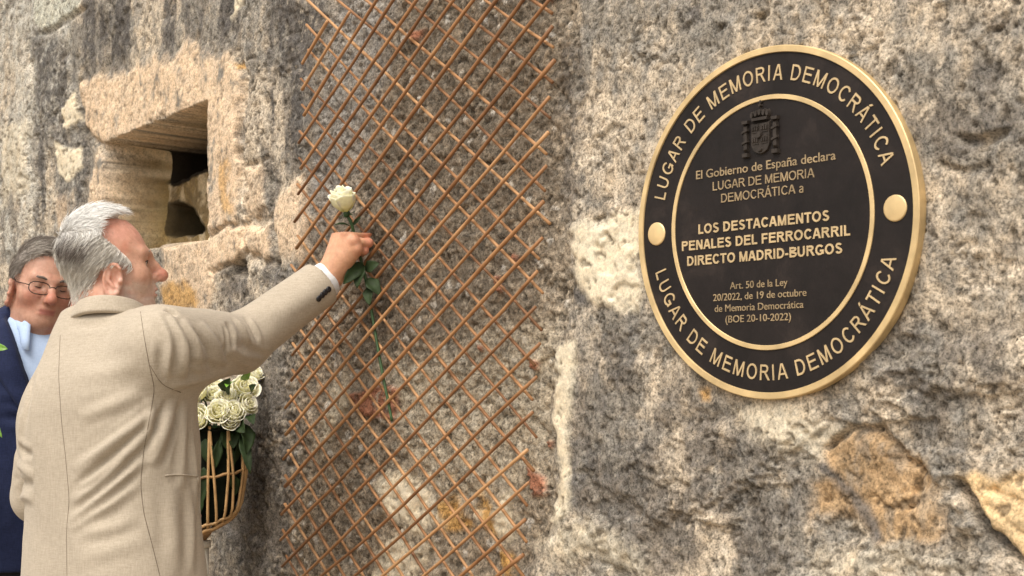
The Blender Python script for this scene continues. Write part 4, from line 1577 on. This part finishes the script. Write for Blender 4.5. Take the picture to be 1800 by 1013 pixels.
    def tone(P, g, strands=False):
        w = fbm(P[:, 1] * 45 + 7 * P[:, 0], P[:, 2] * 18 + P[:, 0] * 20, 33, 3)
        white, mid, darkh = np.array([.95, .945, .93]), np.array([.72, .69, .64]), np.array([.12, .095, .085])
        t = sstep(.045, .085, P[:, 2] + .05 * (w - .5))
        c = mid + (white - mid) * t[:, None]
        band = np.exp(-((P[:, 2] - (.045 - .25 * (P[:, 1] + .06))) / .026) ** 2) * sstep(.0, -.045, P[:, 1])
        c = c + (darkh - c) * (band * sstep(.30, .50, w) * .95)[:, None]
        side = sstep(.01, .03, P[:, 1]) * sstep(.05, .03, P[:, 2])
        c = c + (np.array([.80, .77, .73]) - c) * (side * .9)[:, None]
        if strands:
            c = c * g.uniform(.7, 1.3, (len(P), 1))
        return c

    def comb(P):
        top = sstep(.05, .09, P[:, 2])[:, None]
        dn = np.array([0, -.85, -.8])
        fw = np.stack([P[:, 0] * 4, np.full(len(P), .9), np.full(len(P), .05)], 1)
        return dn * (1 - top) + fw * top
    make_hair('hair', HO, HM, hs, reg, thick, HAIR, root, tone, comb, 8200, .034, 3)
    # trousers and shoes, below the frame
    tr = [('+', f_local(f_loft([(.70, .20, .14, .045, 0), (.98, .19, .135, .035, 0)], 2.3, 0, 0, 1.2, hem=.78), BO, BM), .01)]
    for s_ in (-1, 1):
        L0, L1, L2 = [hip + BM @ np.array([s_ * .095, y_, z_]) for (y_, z_) in ((0, .84), (.02, .48), (-.02, .08))]
        tr += [('+', f_chain([L0, L1, L2], [.098, .078, .068]), .03)]
    V, F = sdf_mesh(tr, (-1.2, 2.4, .0), (-.4, 3.3, 1.02), .012)
    mesh_obj('trousers', V, F, cloth_mat('grey_wool', (.10, .095, .09), (.15, .14, .13), 700, 30), root)
    leather = simple_mat('brown_leather', (.06, .035, .02), .35, 0, .3)
    for s_ in (-1, 1):
        a_ = hip + BM @ np.array([s_ * .095, -.05, .045])
        V, F = sdf_mesh([('+', f_chain([a_, a_ + BM[:, 1] * .12, a_ + BM[:, 1] * .22 - [0, 0, .008]], [.044, .046, .035]), .01), ('x', lambda P: .002 - P[:, 2], .01)],
                        a_ - .3, a_ + .3, .008)
        mesh_obj('shoe', V, F, leather, root)
    return root


build_man_beige()


# ------------------------------------------------------------------ the man in the navy jacket
def build_man_navy():
    BM = axes((.46, -.888))
    BO = np.array([px(72, 592, 3.60)[0], 3.60, 0.035])
    root = empty('person', (BO[0], BO[1], 0.0))
    tag(root, 'grey-haired man in glasses and navy jacket looking down at left edge', 'man')
    rows = [(.70, .215, .150, 0, 0), (.90, .215, .150, 0, 0), (1.10, .195, .140, 0, 0), (1.24, .205, .142, 0, 0),
            (1.35, .210, .136, 0, 0), (1.41, .192, .12, 0, .004), (1.45, .14, .098, 0, .008), (1.485, .092, .078, 0, .012), (1.52, .062, .062, 0, .018)]
    RS, RE = BO + BM @ np.array([.195, 0, 1.395]), BO + BM @ np.array([.235, .02, 1.11])
    RW = BO + BM @ np.array([.22, .25, 1.13])
    LS, LE = BO + BM @ np.array([-.195, 0, 1.395]), BO + BM @ np.array([-.235, -.01, 1.10])
    LW = BO + BM @ np.array([-.12, .20, 1.02])
    torso = f_local(f_loft(rows, 2.35, 0, 0, 1.2, hem=.86), BO, BM)

    def vee(P):                                            # the open front between the lapels
        q = (P - BO) @ BM
        w = (q[:, 2] - 1.17) * .30
        return np.maximum(np.maximum(np.abs(q[:, 0]) - w, .05 - q[:, 1]), -.5 * (q[:, 2] - 1.17))
    jk_ops = [('+', torso, .01), ('+', f_local(f_cap((0, .0, 1.455), (.14, 0, 1.425), .05, .055), BO, BM), .06),
              ('+', f_local(f_cap((0, .0, 1.455), (-.14, 0, 1.425), .05, .055), BO, BM), .06),
              ('+', f_chain([RS, RE], [.072, .060]), .02), ('+', f_chain([RE, RW], [.060, .048]), .015),
              ('+', f_chain([LS, LE], [.072, .060]), .02), ('+', f_chain([LE, LW], [.060, .048]), .015), ('-', vee, .012)]
    V, F = sdf_mesh(jk_ops, (-1.75, 3.1, .8), (-.75, 4.0, 1.6), .0065)
    V = relax(V, F, 2)
    V = apply_folds(V, F, [([(4, 640), (24, 660), (40, 668)], .007, .014), ([(0, 600), (18, 625), (30, 660)], .005, .014), ([(2, 690), (22, 700), (50, 690)], .006, .014),
                           ([(0, 730), (26, 740), (60, 725)], -.006, .012), ([(30, 780), (50, 830), (55, 900)], .005, .018), ([(5, 800), (20, 850), (24, 930)], .006, .018)])
    navy = cloth_mat('navy_wool', (.007, .012, .040), (.018, .027, .080), 650, 36, .8, .3, .05)
    jk = mesh_obj('jacket', V, F, navy, root)
    bvh = bvh_of(V, F)

    # lapels: folded cloth lying on the chest
    def chest(x, z, lift):
        o = BO + BM @ np.array([x, .5, z])
        h_ = bvh.ray_cast(Vector(o), Vector(-BM[:, 1]))
        p = np.array(h_[0]) if h_[0] is not None else BO + BM @ np.array([x, .12, z])
        return p + BM[:, 1] * lift
    for s_ in (-1, 1):
        mb = MB()
        G = []
        for t in np.linspace(0, 1, 16):
            z = 1.475 - t * .30
            xin = max((z - 1.17) * .30, 0) + .006
            wid = np.interp(t, [0, .22, .26, .30, .7, 1], [.040, .070, .048, .082, .045, .008])
            G.append([chest(s_ * (xin + wid * u), z - .02 * u * (t < .26), .006 + .006 * math.sin(u * math.pi)) for u in np.linspace(0, 1, 7)])
        mb.grid(np.array(G))
        o_ = mb.build('lapel', navy, jk)
        so = o_.modifiers.new('thick', 'SOLIDIFY')
        so.thickness = .003
    # shirt with an open collar
    blue = cloth_mat('pale_blue_cotton', (.36, .48, .72), (.46, .58, .80), 900, 40, .75, .12, .0)
    V, F = sdf_mesh([('+', f_local(f_loft(rows, 2.35, -.012, 0, 1.2, hem=.95), BO, BM), .01)], (-1.6, 3.2, .9), (-.8, 4.0, 1.55), .008)
    sh = mesh_obj('shirt', V, F, blue, root)
    mb = MB()
    NO = BO + BM @ np.array([0, .030, 0])
    Pc = []
    for t in np.linspace(math.radians(-255), math.radians(75), 50):
        cx_, sy_ = math.cos(t), math.sin(t)
        front = .5 + .5 * sy_
        tip = sstep(.80, .985, front)
        zt = 1.520 - .048 * front
        rx, ry = .071, .074
        prof = [(0, zt - .025), (-.001, zt), (.003, zt + .002), (.008, zt - .004), (.014 + .006 * tip, zt - .024 - .030 * tip), (.018 + .012 * tip, zt - .034 - .046 * tip)]
        Pc.append([NO + BM @ np.array([(rx + d_) * cx_ + (.010 + .012 * tip) * np.sign(cx_) * tip, (ry + d_) * sy_, z_]) for (d_, z_) in prof])
    mb.grid(np.array(Pc))
    co = mb.build('shirt_collar', blue, root)
    so = co.modifiers.new('thick', 'SOLIDIFY')
    so.thickness = .002

    hs = .918
    HM = axes((.56, -.83), math.radians(-8), math.radians(-8))
    HO = px(74, 500, 3.555)
    ops = place_ops(head_ops(0.0, 1.04, 1.0), HO, HM, hs)
    nlow = BO + BM @ np.array([0, .020, 1.45])
    ops += [('+', f_cap(HO + HM @ np.array([0, -.022, -.055]), nlow, .056, .064), .025),
            ('+', f_local(f_ell((0, .046, -.090), (.034, .034, .022)), HO, HM, hs), .03),
            ('+', f_local(f_loft(rows, 2.3, -.024, 0, 1.2, hem=.80), BO, BM), .03),
            ('+', f_chain([RS, RE], [.046, .040]), .02), ('+', f_chain([RE, RW], [.040, .028]), .02),
            ('+', f_chain([LS, LE], [.046, .040]), .02), ('+', f_chain([LE, LW], [.040, .028]), .02)]
    for s_ in (-1, 1):
        for (a, b, c) in (((.095, 0, .86), (.095, .02, .48), (.10, -.02, .10)),):
            L0, L1, L2 = [BO + BM @ (np.array(v) * [s_, 1, 1]) for v in (a, b, c)]
            ops += [('+', f_chain([L0, L1, L2], [.085, .055, .04]), .03), ('+', f_cap(L2 - [0, 0, .05], L2 + BM[:, 1] * .15 - [0, 0, .062], .035, .028), .02)]
    for (Ww, El, si) in ((RW, RE, 1), (LW, LE, -1)):         # hands, fingers curled
        d = (Ww - El) / np.linalg.norm(Ww - El)
        k = Ww + d * .085
        side = np.cross(d, [0, 0, 1.0]) * -si
        for q in range(4):
            b0 = k + np.array([0, 0, (1.5 - q) * .019]) - d * .006 * abs(q - 1)
            ops += [('+', f_chain([Ww, Ww + (b0 - Ww) * .6, b0], [.024, .018, .013]), .014),
                    ('+', f_chain([b0, b0 + d * .034 + side * .012, b0 + d * .036 + side * .036, b0 + d * .012 + side * .042], [.0098, .0092, .0082, .0072]), .004)]
        ops += [('+', f_chain([Ww + d * .02 + [0, 0, .015], Ww + d * .06 + side * .02 + [0, 0, .035], Ww + d * .09 + side * .03 + [0, 0, .034]], [.017, .012, .009]), .008)]
    V, F = sdf_mesh(ops, (-1.75, 3.0, 0), (-.70, 4.05, 1.75), .0034)
    V = relax(V, F, 1, .4)
    body = mesh_obj('body', V, F, SKIN, root)
    q = ((V - HO) @ HM) / hs
    C = np.tile(np.array([.49, .28, .205]), (len(V), 1))

    def blend(c, w):
        nonlocal C
        C = C + (np.array(c) - C) * np.clip(w, 0, 1)[:, None]
    hd = np.linalg.norm(q, axis=1) < .19
    blend((.50, .20, .14), hd * sstep(.04, .01, np.linalg.norm(q - [0, .118, -.034], axis=1)) * .8)
    for s_ in (-1, 1):
        blend((.52, .21, .15), hd * sstep(.035, .01, np.linalg.norm(q - [s_ * .042, .075, -.035], axis=1)) * .6)
        blend((.48, .17, .12), hd * sstep(.05, .01, np.linalg.norm(q - [s_ * .078, -.02, -.016], axis=1)) * .6)
    blend((.44, .19, .13), hd * sstep(.48, .7, fbm(q[:, 0] * 34 + q[:, 1] * 20, q[:, 2] * 34, 62, 4)) * .5)
    blend((.38, .13, .11), hd * sstep(.012, .004, np.abs(q[:, 2] + .069)) * sstep(.024, .016, np.abs(q[:, 0])) * sstep(.086, .092, q[:, 1]) * .8)
    set_colour(body, 'skin_colour', C)
    lash = simple_mat('dark_lashes', (.03, .02, .018), .7, 0, .2)
    for s_ in (-1, 1):
        mb = MB()
        mb.tube([HO + HM @ (np.array([s_ * (.032 + .0135 * u), .0848 - .009 * u * u, -.0065 + .003 * u * u]) * hs) for u in np.linspace(-1, 1, 9)], [.0004, .0009, .0012, .0013, .0013, .0013, .0012, .0009, .0004], 5)
        mb.build('eyelashes', lash, root)
    brow = simple_mat('dark_brow', (.10, .08, .07), .8, 0, .3, 300)
    for s_ in (-1, 1):
        mb = MB()
        mb.tube([HO + HM @ (np.array(p_) * hs) for p_ in ((s_ * .013, .0955, .016), (s_ * .026, .0925, .021), (s_ * .040, .083, .021), (s_ * .051, .069, .015))], [.002, .0036, .0032, .0015], 6)
        mb.build('eyebrow', brow, root)
    reg = [(.094, .16), (.092, .110), (.082, .092), (.070, .078), (.056, .062), (.044, .046), (.042, .022), (.044, -.006), (.038, -.016), (.032, -.002),
           (.024, .014), (.004, .020), (-.014, .012), (-.022, -.015), (-.034, -.045), (-.048, -.075), (-.08, -.088), (-.15, -.09), (-.15, .16)]

    def thick(P):
        return .004 + .006 * sstep(-.02, .07, P[:, 2])

    def tone(P, g, strands=False):
        w = fbm(P[:, 0] * 40 + P[:, 1] * 20, P[:, 1] * 14 + P[:, 2] * 16, 44, 3)
        c = np.array([.15, .125, .105]) + (np.array([.40, .365, .33]) - np.array([.15, .125, .105])) * sstep(.3, .7, w)[:, None]
        side = sstep(.05, .02, P[:, 2])
        c = c + (np.array([.32, .30, .275]) - c) * (side * .6)[:, None]
        if strands:
            c = c * g.uniform(.65, 1.4, (len(P), 1))
        return c

    def comb(P):
        top = sstep(.045, .085, P[:, 2])[:, None]
        sw = np.stack([np.full(len(P), -1.0), np.full(len(P), .25), P[:, 0] * 2], 1)
        return np.array([0, -.45, -1.0]) * (1 - top) + sw * top
    make_hair('hair', HO, HM, hs, reg, thick, HAIR, root, tone, comb, 4200, .045, 8)
    # glasses
    metal = simple_mat('dark_rim', (.035, .03, .028), .3, .8, .2)
    lens, N, L, Pb = new_mat('lens_glass')
    Pb.inputs['Base Color'].default_value = (.98, .98, .98, 1)
    Pb.inputs['Roughness'].default_value = 0.02
    Pb.inputs['Transmission Weight'].default_value = 1.0
    Pb.inputs['IOR'].default_value = 1.08
    mb = MB()
    tilt_ = np.array([0, -.10, 1.0]) / np.hypot(1, .1)
    lensV = []
    for s_ in (-1, 1):
        th = np.linspace(0, 2 * math.pi, 33)
        xx = .0265 * np.sign(np.cos(th)) * np.abs(np.cos(th)) ** .7
        zz_ = .0165 * np.sign(np.sin(th)) * np.abs(np.sin(th)) ** .75
        ring = np.array([[s_ * .0335 + x, .1045 - (abs(s_ * .0335 + x) / .06) ** 2 * .011, -.008] for x in xx]) + zz_[:, None] * tilt_
        mb.tube(HO + (ring * hs) @ HM.T, .0011, 6, False)
        lensV.append(ring)
        mb.tube([HO + HM @ (np.array(p_) * hs) for p_ in ((s_ * .0600, .0935, -.004), (s_ * .0680, .086, -.003), (s_ * .0765, .03, -.004), (s_ * .0795, .010, .004), (s_ * .078, -.010, -.006))], .0012, 6)
    mb.tube([HO + HM @ (np.array(p_) * hs) for p_ in ((-.0085, .1045, -.004), (-.004, .107, .000), (.004, .107, .000), (.0085, .1045, -.004))], .0011, 6)
    gl = mb.build('glasses', metal, root)
    for ring in lensV:
        c = ring[:-1].mean(0)
        mb = MB()
        for dy in (.0, .0012):
            pass
        n = len(ring) - 1
        V_ = np.concatenate([ring[:-1], ring[:-1] + [0, .0012, 0], [c], [c + [0, .0016, 0]]])
        F_ = [(i, (i + 1) % n, n + (i + 1) % n, n + i) for i in range(n)] + [(2 * n, (i + 1) % n, i) for i in range(n)] + [(2 * n + 1, n + i, n + (i + 1) % n) for i in range(n)]
        mb.add(HO + (V_ * hs) @ HM.T, F_)
        mb.build('lens', lens, gl)
    # trousers and shoes
    tr = [('+', f_local(f_loft([(.70, .195, .14, 0, 0), (1.0, .19, .135, 0, 0)], 2.3, 0, 0, 1.2, hem=.78), BO, BM), .01)]
    for s_ in (-1, 1):
        L0, L1, L2 = [BO + BM @ np.array([s_ * .1, y_, z_]) for (y_, z_) in ((0, .84), (.02, .48), (-.02, .08))]
        tr += [('+', f_chain([L0, L1, L2], [.10, .078, .068]), .03)]
    V, F = sdf_mesh(tr, (-1.7, 3.1, .0), (-.7, 4.0, 1.04), .012)
    mesh_obj('trousers', V, F, cloth_mat('black_wool', (.008, .008, .010), (.016, .016, .019), 700, 30), root)
    leather = simple_mat('black_leather', (.012, .011, .010), .3, 0, .3)
    for s_ in (-1, 1):
        a_ = BO + BM @ np.array([s_ * .1, -.05, .045 - BO[2]])
        V, F = sdf_mesh([('+', f_chain([a_, a_ + BM[:, 1] * .12, a_ + BM[:, 1] * .22 - [0, 0, .008]], [.044, .046, .035]), .01), ('x', lambda P: .002 - P[:, 2], .01)],
                        a_ - .3, a_ + .3, .008)
        mesh_obj('shoe', V, F, leather, root)
    return RW, (RW - RE) / np.linalg.norm(RW - RE)


NAVY_WRIST, NAVY_DIR = build_man_navy()


# ------------------------------------------------------------------ roses
def petal_mat():
    m, N, L, P = new_mat('cream_petal')
    at = N.new('ShaderNodeAttribute')
    at.attribute_name = 'petal'
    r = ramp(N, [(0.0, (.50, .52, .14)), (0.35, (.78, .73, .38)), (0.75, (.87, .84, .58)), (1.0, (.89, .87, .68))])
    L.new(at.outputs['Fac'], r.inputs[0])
    tc = N.new('ShaderNodeTexCoord')
    n = noise_node(N, L, tc.outputs['Object'], 120, 3)
    r2 = ramp(N, [(.3, .9), (.7, 1.03)])
    L.new(n.outputs[0], r2.inputs[0])
    L.new(mixc(N, L, 'MULTIPLY', 1.0, r.outputs[0], r2.outputs[0]), P.inputs['Base Color'])
    P.inputs['Roughness'].default_value = .55
    P.inputs['Subsurface Weight'].default_value = .35
    P.inputs['Subsurface Radius'].default_value = (.006, .006, .003)
    P.inputs['Subsurface Scale'].default_value = 1.0
    return m


PETAL = petal_mat()
LEAF = simple_mat('rose_leaf', (.018, .036, .009), .65, 0, .4, 60, .3, 160, .3)
LEAF_LIGHT = simple_mat('young_leaf', (.16, .34, .035), .4, 0, .3, 60, .3, 160)
STEM = simple_mat('rose_stem', (.030, .075, .022), .45, 0, .35, 60)


def frame_of(axis):
    z = np.asarray(axis, float)
    z /= np.linalg.norm(z)
    x = np.cross([0, 1.0, .2], z)
    x /= np.linalg.norm(x)
    return np.stack([x, np.cross(z, x), z], 1)


def bloom(root, c, axis, R, seed, openness=1.0, tall=1.0):
    g = np.random.default_rng(seed)
    M = frame_of(axis)
    mb, at = MB(), []
    layers = [(1, 4, .16, 1.00, .02), (3, 3, .30, 1.02, .10), (4, 4, .52, .98, .24), (5, 5, .76, .90, .48), (5, 5, .98, .76, .80)]
    a0 = g.uniform(0, 6)
    for li, (nl, _, rad, hgt, curl) in enumerate(layers):
        for k in range(nl if li else 2):
            a = a0 + 2 * math.pi * k / max(nl, 2) + li * .9 + g.normal(0, .12)
            span = (1.5 if li == 0 else 1.0 if li < 3 else .80) * g.uniform(.92, 1.1)
            hh, rr, cc = hgt * g.uniform(.92, 1.06), rad * g.uniform(.93, 1.08), curl * openness * g.uniform(.7, 1.3)
            n, m = 9, 9
            G = np.zeros((n, m, 3))
            for i in range(n):
                v = i / (n - 1)
                for j in range(m):
                    u = -1 + 2 * j / (m - 1)
                    vv = v * (1 - .16 * abs(u) ** 2.5 - .05 * math.sin(3 * u + k))
                    w = span * (math.sin(min(vv, 1) * math.pi * .62 + .12) ** .8)
                    th = a + u * w
                    prof = rr * (math.sin(min(vv * 1.35, 1.0) * math.pi / 2) ** .8)
                    prof *= 1 - (.22 if li < 2 else .10) * vv
                    roll = max(0, vv - .62) / .38
                    prof += cc * .42 * roll ** 1.7 * (1 + .25 * abs(u))
                    z = tall * hh * 1.12 * (vv - .40 * cc * max(0, vv - .66) ** 1.3)
                    prof += .03 * math.sin(5 * u + seed + k * 2) * vv
                    G[i, j] = (prof * math.cos(th), prof * math.sin(th), z - .55)
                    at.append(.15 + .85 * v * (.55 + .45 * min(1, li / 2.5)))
            mb.grid(c + (G.reshape(-1, 3) * R @ M.T).reshape(n, m, 3))
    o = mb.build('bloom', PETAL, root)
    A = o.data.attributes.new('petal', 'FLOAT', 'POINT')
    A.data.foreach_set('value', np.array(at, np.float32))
    so = o.modifiers.new('thick', 'SOLIDIFY')
    so.thickness = R * .025
    mb = MB()                                               # calyx
    V, F = ball(c - M[:, 2] * R * .60, R * .26, M, 8, (1, 1, 1.1))
    mb.add(V, F)
    for k in range(5):
        a = k * 2 * math.pi / 5 + seed
        G = []
        for t in np.linspace(0, 1, 6):
            w = .15 * (1 - t) ** .8 * R
            rr = R * (.22 + .62 * t)
            z = R * (-.62 - .12 * math.sin(t * 3) + .10 * t)
            G.append([c + M @ np.array([rr * math.cos(a) - w * u * math.sin(a), rr * math.sin(a) + w * u * math.cos(a), z]) for u in (-1, 0, 1)])
        mb.grid(np.array(G))
    mb.build('calyx', STEM, root)
    return M


def leaf(root, base, tip, width, normal, mat, bend=.12, name='leaf'):
    base, tip, normal = np.asarray(base, float), np.asarray(tip, float), np.asarray(normal, float)
    d = tip - base
    Ln = np.linalg.norm(d)
    d /= Ln
    n_ = normal - d * (normal @ d)
    n_ /= np.linalg.norm(n_)
    s_ = np.cross(d, n_)
    G = []
    for t in np.linspace(0, 1, 13):
        w = width * (math.sin(math.pi * t ** .8) ** .85 + .02) * (1 + .06 * math.cos(t * 60))
        ctr = base + d * Ln * t + n_ * bend * Ln * math.sin(t * math.pi * .9)
        G.append([ctr + s_ * w * u - n_ * abs(u) ** 1.4 * w * -.35 + n_ * .04 * w * math.sin(t * 22) * abs(u) for u in np.linspace(-1, 1, 7)])
    mb = MB()
    mb.grid(np.array(G))
    o = mb.build(name, mat, root)
    so = o.modifiers.new('thick', 'SOLIDIFY')
    so.thickness = .0006
    return o


def spline(pts, n=40):
    pts = np.asarray(pts, float)
    t = np.linspace(0, len(pts) - 1, n)
    out = np.stack([np.interp(t, np.arange(len(pts)), pts[:, k]) for k in range(3)], 1)
    for _ in range(6):
        out[1:-1] = out[:-2] * .25 + out[1:-1] * .5 + out[2:] * .25
    return out


def build_held_rose():
    c = px(606, 362, 3.075)
    root = empty('rose', c)
    tag(root, 'single long-stemmed white rose in the beige man\'s hand, woven through the trellis', 'rose')
    up = px(600, 330, 3.055) - px(615, 392, 3.085)
    bloom(root, c, up, .0305, 12, .55, 1.75)
    st = [c - up / np.linalg.norm(up) * .022, px(618, 392, 3.084), px(624, 420, 3.090), px(634, 455, 3.088), px(645, 500, 3.080)] + [wall_px(u, v, .0285) for (u, v) in ((652, 540), (662, 600), (671, 650), (680, 695), (689, 740))]
    mb = MB()
    mb.tube(spline(st, 60), np.linspace(.0038, .0030, 60), 8)
    mb.build('stem', STEM, root)
    vw = -ray(640, 480)
    leaf(root, px(616, 398, 3.08), px(587, 397, 3.07), .0065, [0, -.4, 1], LEAF)
    leaf(root, px(620, 396, 3.085), px(634, 380, 3.09), .004, [.5, -.8, .4], LEAF)
    leaf(root, px(636, 462, 3.08), px(603, 500, 3.055), .015, vw + [.2, 0, .2], LEAF)
    leaf(root, px(638, 465, 3.08), px(628, 508, 3.06), .013, vw + [-.4, 0, .1], LEAF)
    leaf(root, px(642, 475, 3.08), px(667, 463, 3.07), .013, vw + [.3, 0, .5], LEAF)
    leaf(root, px(645, 490, 3.08), px(668, 520, 3.065), .015, vw + [.1, 0, .4], LEAF)
    leaf(root, px(648, 505, 3.08), px(650, 538, 3.06), .011, vw + [-.3, 0, .2], LEAF)


build_held_rose()


def build_navy_rose():
    base = NAVY_WRIST + NAVY_DIR * .095
    root = empty('rose', base)
    tag(root, 'rose with light green leaf held by the navy-jacket man, mostly cut off at left edge', 'rose')
    top = px(-50, 560, base[1] - .06)
    bot = px(-4, 800, base[1] - .02)
    mid = px(-14, 660, base[1] - .06)
    mb = MB()
    mb.tube(spline([top, mid, bot], 24), .0028, 8)
    mb.build('stem', STEM, root)
    bloom(root, top + [0, 0, .03], [0, -.2, 1], .034, 5, 1.0)
    leaf(root, px(-9, 612, base[1] - .06), px(14, 614, base[1] - .07), .0085, [0, -1, .3], LEAF_LIGHT)
    leaf(root, px(-8, 745, base[1] - .05), px(4, 770, base[1] - .06), .005, [0, -1, .3], LEAF_LIGHT)
    leaf(root, px(-10, 640, base[1] - .06), px(-40, 620, base[1] - .08), .014, [0, -1, .3], LEAF_LIGHT)


build_navy_rose()


# ------------------------------------------------------------------ basket of roses
def build_basket():
    Y0 = 3.42
    k = Y0 / FOC
    C0 = px(384, 845, Y0)
    zt, zb = px(384, 748, Y0)[2], px(384, 925, Y0)[2]
    root = empty('wicker_basket', px(380, 925, Y0))
    tag(root, 'open wicker basket full of white roses standing beside the wall behind beige man', 'basket')
    wick = simple_mat('golden_wicker', (.50, .31, .14), .5, 0, .35, 30, .3, 200)
    wick_dark = simple_mat('brown_wicker', (.30, .17, .07), .6, 0, .35, 30, .3, 200)
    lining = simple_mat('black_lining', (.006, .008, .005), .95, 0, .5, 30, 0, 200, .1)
    cx, cy = C0[0] - .018, Y0
    rx, ry = .078, .060

    def pt(a, t, grow=1.0):
        """t: 0 at the base, 1 at the top; the basket leans and its base is slanted"""
        w = np.interp(t, [0, .12, .5, 1], [.70, .92, 1.04, .98]) * grow
        z = zb + (zt - zb) * t
        x, y = math.cos(a), math.sin(a)
        return np.array([cx + rx * w * x, cy + ry * w * y, z + (1 - t) * (.022 * x + .012 * y)])
    th = np.linspace(0, 2 * math.pi, 49)
    mb = MB()
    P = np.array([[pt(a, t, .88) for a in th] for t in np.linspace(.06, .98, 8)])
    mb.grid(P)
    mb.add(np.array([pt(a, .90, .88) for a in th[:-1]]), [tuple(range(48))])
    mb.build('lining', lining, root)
    na = 11
    for q in range(na):                                     # bent canes, each a narrow V from rim to base
        a = -2.62 + q * 2 * math.pi / na
        for dlt in (-.02, .30):
            mb = MB()
            mb.tube(np.array([pt(a + dlt * np.interp(t, [0, .9, 1], [1, .12, 0]), t, 1.0 + .05 * math.sin(t * 3)) for t in np.linspace(.02, 1.0, 16)]), .0034, 7)
            mb.build('cane', wick, root)
    for (t0, r_, m_, nm) in ((.02, .0042, wick, 'base_hoop'), (.07, .0036, wick, 'base_hoop'), (.52, .0034, wick_dark, 'waist_hoop'), (.96, .0030, lining, 'rim_hoop')):
        mb = MB()
        mb.tube(np.array([pt(a, t0 + .008 * math.sin(a * na), 1.03) for a in th]), r_, 7, False)
        mb.build(nm, m_, root)
    mb = MB()                                               # woven bottom
    for q in range(5):
        mb.tube(np.array([pt(a, .005 - .006 * q, 1.0 - .18 * q) for a in th]), .004, 6, False)
    mb.build('base_weave', wick_dark, root)
    # plain pale stand under it
    st = empty('flower_stand', (px(346, 960, Y0)[0], Y0, 0))
    tag(st, 'pale slim stand under the wicker basket, mostly hidden behind the man', 'stand')
    pale = simple_mat('pale_painted_wood', (.66, .62, .53), .6, 0, .08, 20)
    sx = px(356, 960, Y0)[0]
    mb = MB()
    mb.tube([(sx, Y0, .02), (sx, Y0, zb - .045)], .0155, 20)
    mb.build('post', pale, st)
    mb = MB()
    mb.tube([(sx, Y0, .0), (sx, Y0, .012), (sx, Y0, .02)], [.15, .15, .145], 40)
    mb.build('base', pale, st)
    mb = MB()
    mb.tube([(sx, Y0, zb - .05), (sx, Y0, zb - .034)], [.020, .020], 30)
    mb.build('top_plate', pale, st)
    # roses
    spots = [(349, 692, 17, -.03, 'white rose at upper left of basket, touching the jacket edge'),
             (353, 736, 17, -.05, 'lowest left white rose in basket, beside the jacket edge'),
             (382, 680, 13, .02, 'small white rose tucked under the sleeve, upper middle of basket'),
             (375, 696, 13, -.02, 'pale rose between the upper left bloom and the middle of basket'),
             (386, 727, 18, -.055, 'large open white rose at front centre of basket'),
             (411, 726, 16, -.05, 'white rose right of the large front centre bloom'),
             (397, 702, 15, -.03, 'white rose in the middle of the basket bunch'),
             (431, 684, 18, .0, 'full white rose at the upper right of basket'),
             (433, 712, 15, -.03, 'white rose at right edge of basket over dark leaves'),
             (404, 742, 13, -.06, 'half-hidden lowest white rose over the middle canes'),
             (449, 659, 12, .05, 'highest white rose in basket, just under the sleeve at right'),
             (416, 690, 14, .01, 'white rose left of the full upper right bloom'),
             (434, 662, 10, .05, 'greenish rosebud beside the highest white rose')]
    for i, (u, v, r, dy, lab) in enumerate(spots):
        Y = Y0 + dy
        c = px(u, v, Y)
        o = empty('rose', c)
        tag(o, lab, 'rose', 'white roses in the wicker basket')
        g = np.random.default_rng(100 + i)
        ax = np.array([(u - 392) / 90 + g.normal(0, .15), -.75 + g.normal(0, .15), .62 - (v - 700) / 120])
        bloom(o, c, ax, r * k * 1.26, 20 + i, .6, 1.15)
        axn = ax / np.linalg.norm(ax)
        mb = MB()
        mb.tube(spline([c - axn * r * k * .6, c - axn * r * k * 1.4 - [0, 0, .01], [cx + (c[0] - cx) * .35, cy + (c[1] - cy) * .3, zt - .09]], 14), .0024, 6)
        mb.build('stem', STEM, o)
    # greenery between the blooms
    fl = empty('foliage_sprig', (cx, cy, zt - .02))
    tag(fl, 'dark green leaves filling the wicker basket between white roses', 'leaves')
    g = np.random.default_rng(77)
    mb = MB()
    mb.tube([(cx, cy, zt - .10), (cx, cy, zt + .0)], [.012, .02], 8)
    mb.build('stem', STEM, fl)
    for (u0, v0, u1, v1, w, m_) in ((395, 690, 406, 664, .017, LEAF), (410, 672, 398, 682, .012, LEAF_LIGHT), (430, 745, 432, 800, .018, LEAF), (420, 740, 432, 762, .018, LEAF), (425, 760, 440, 835, .013, LEAF),
                                    (370, 745, 352, 800, .016, LEAF), (385, 750, 380, 800, .016, LEAF), (400, 750, 396, 790, .015, LEAF), (360, 715, 372, 745, .012, LEAF_LIGHT),
                                    (360, 805, 352, 850, .016, LEAF), (415, 755, 410, 790, .014, LEAF), (425, 668, 440, 645, .009, LEAF_LIGHT), (442, 690, 452, 676, .010, LEAF), (436, 730, 446, 748, .012, LEAF)):
        leaf(fl, px(u0, v0, Y0 - .03), px(u1, v1, Y0 - (.048 if v1 > 740 and u1 < 430 else .075)), w, [g.normal(0, .3), -1, .3], m_)
    for q in range(16):                                     # leaves pressed against the canes from inside
        a = g.uniform(-2.9, -.2)
        t0 = g.uniform(.35, .95)
        leaf(fl, pt(a, t0, .93), pt(a + g.uniform(-.35, .35), t0 - g.uniform(.18, .32), .95), g.uniform(.010, .016), [math.cos(a), math.sin(a), .2], LEAF, .06)


build_basket()
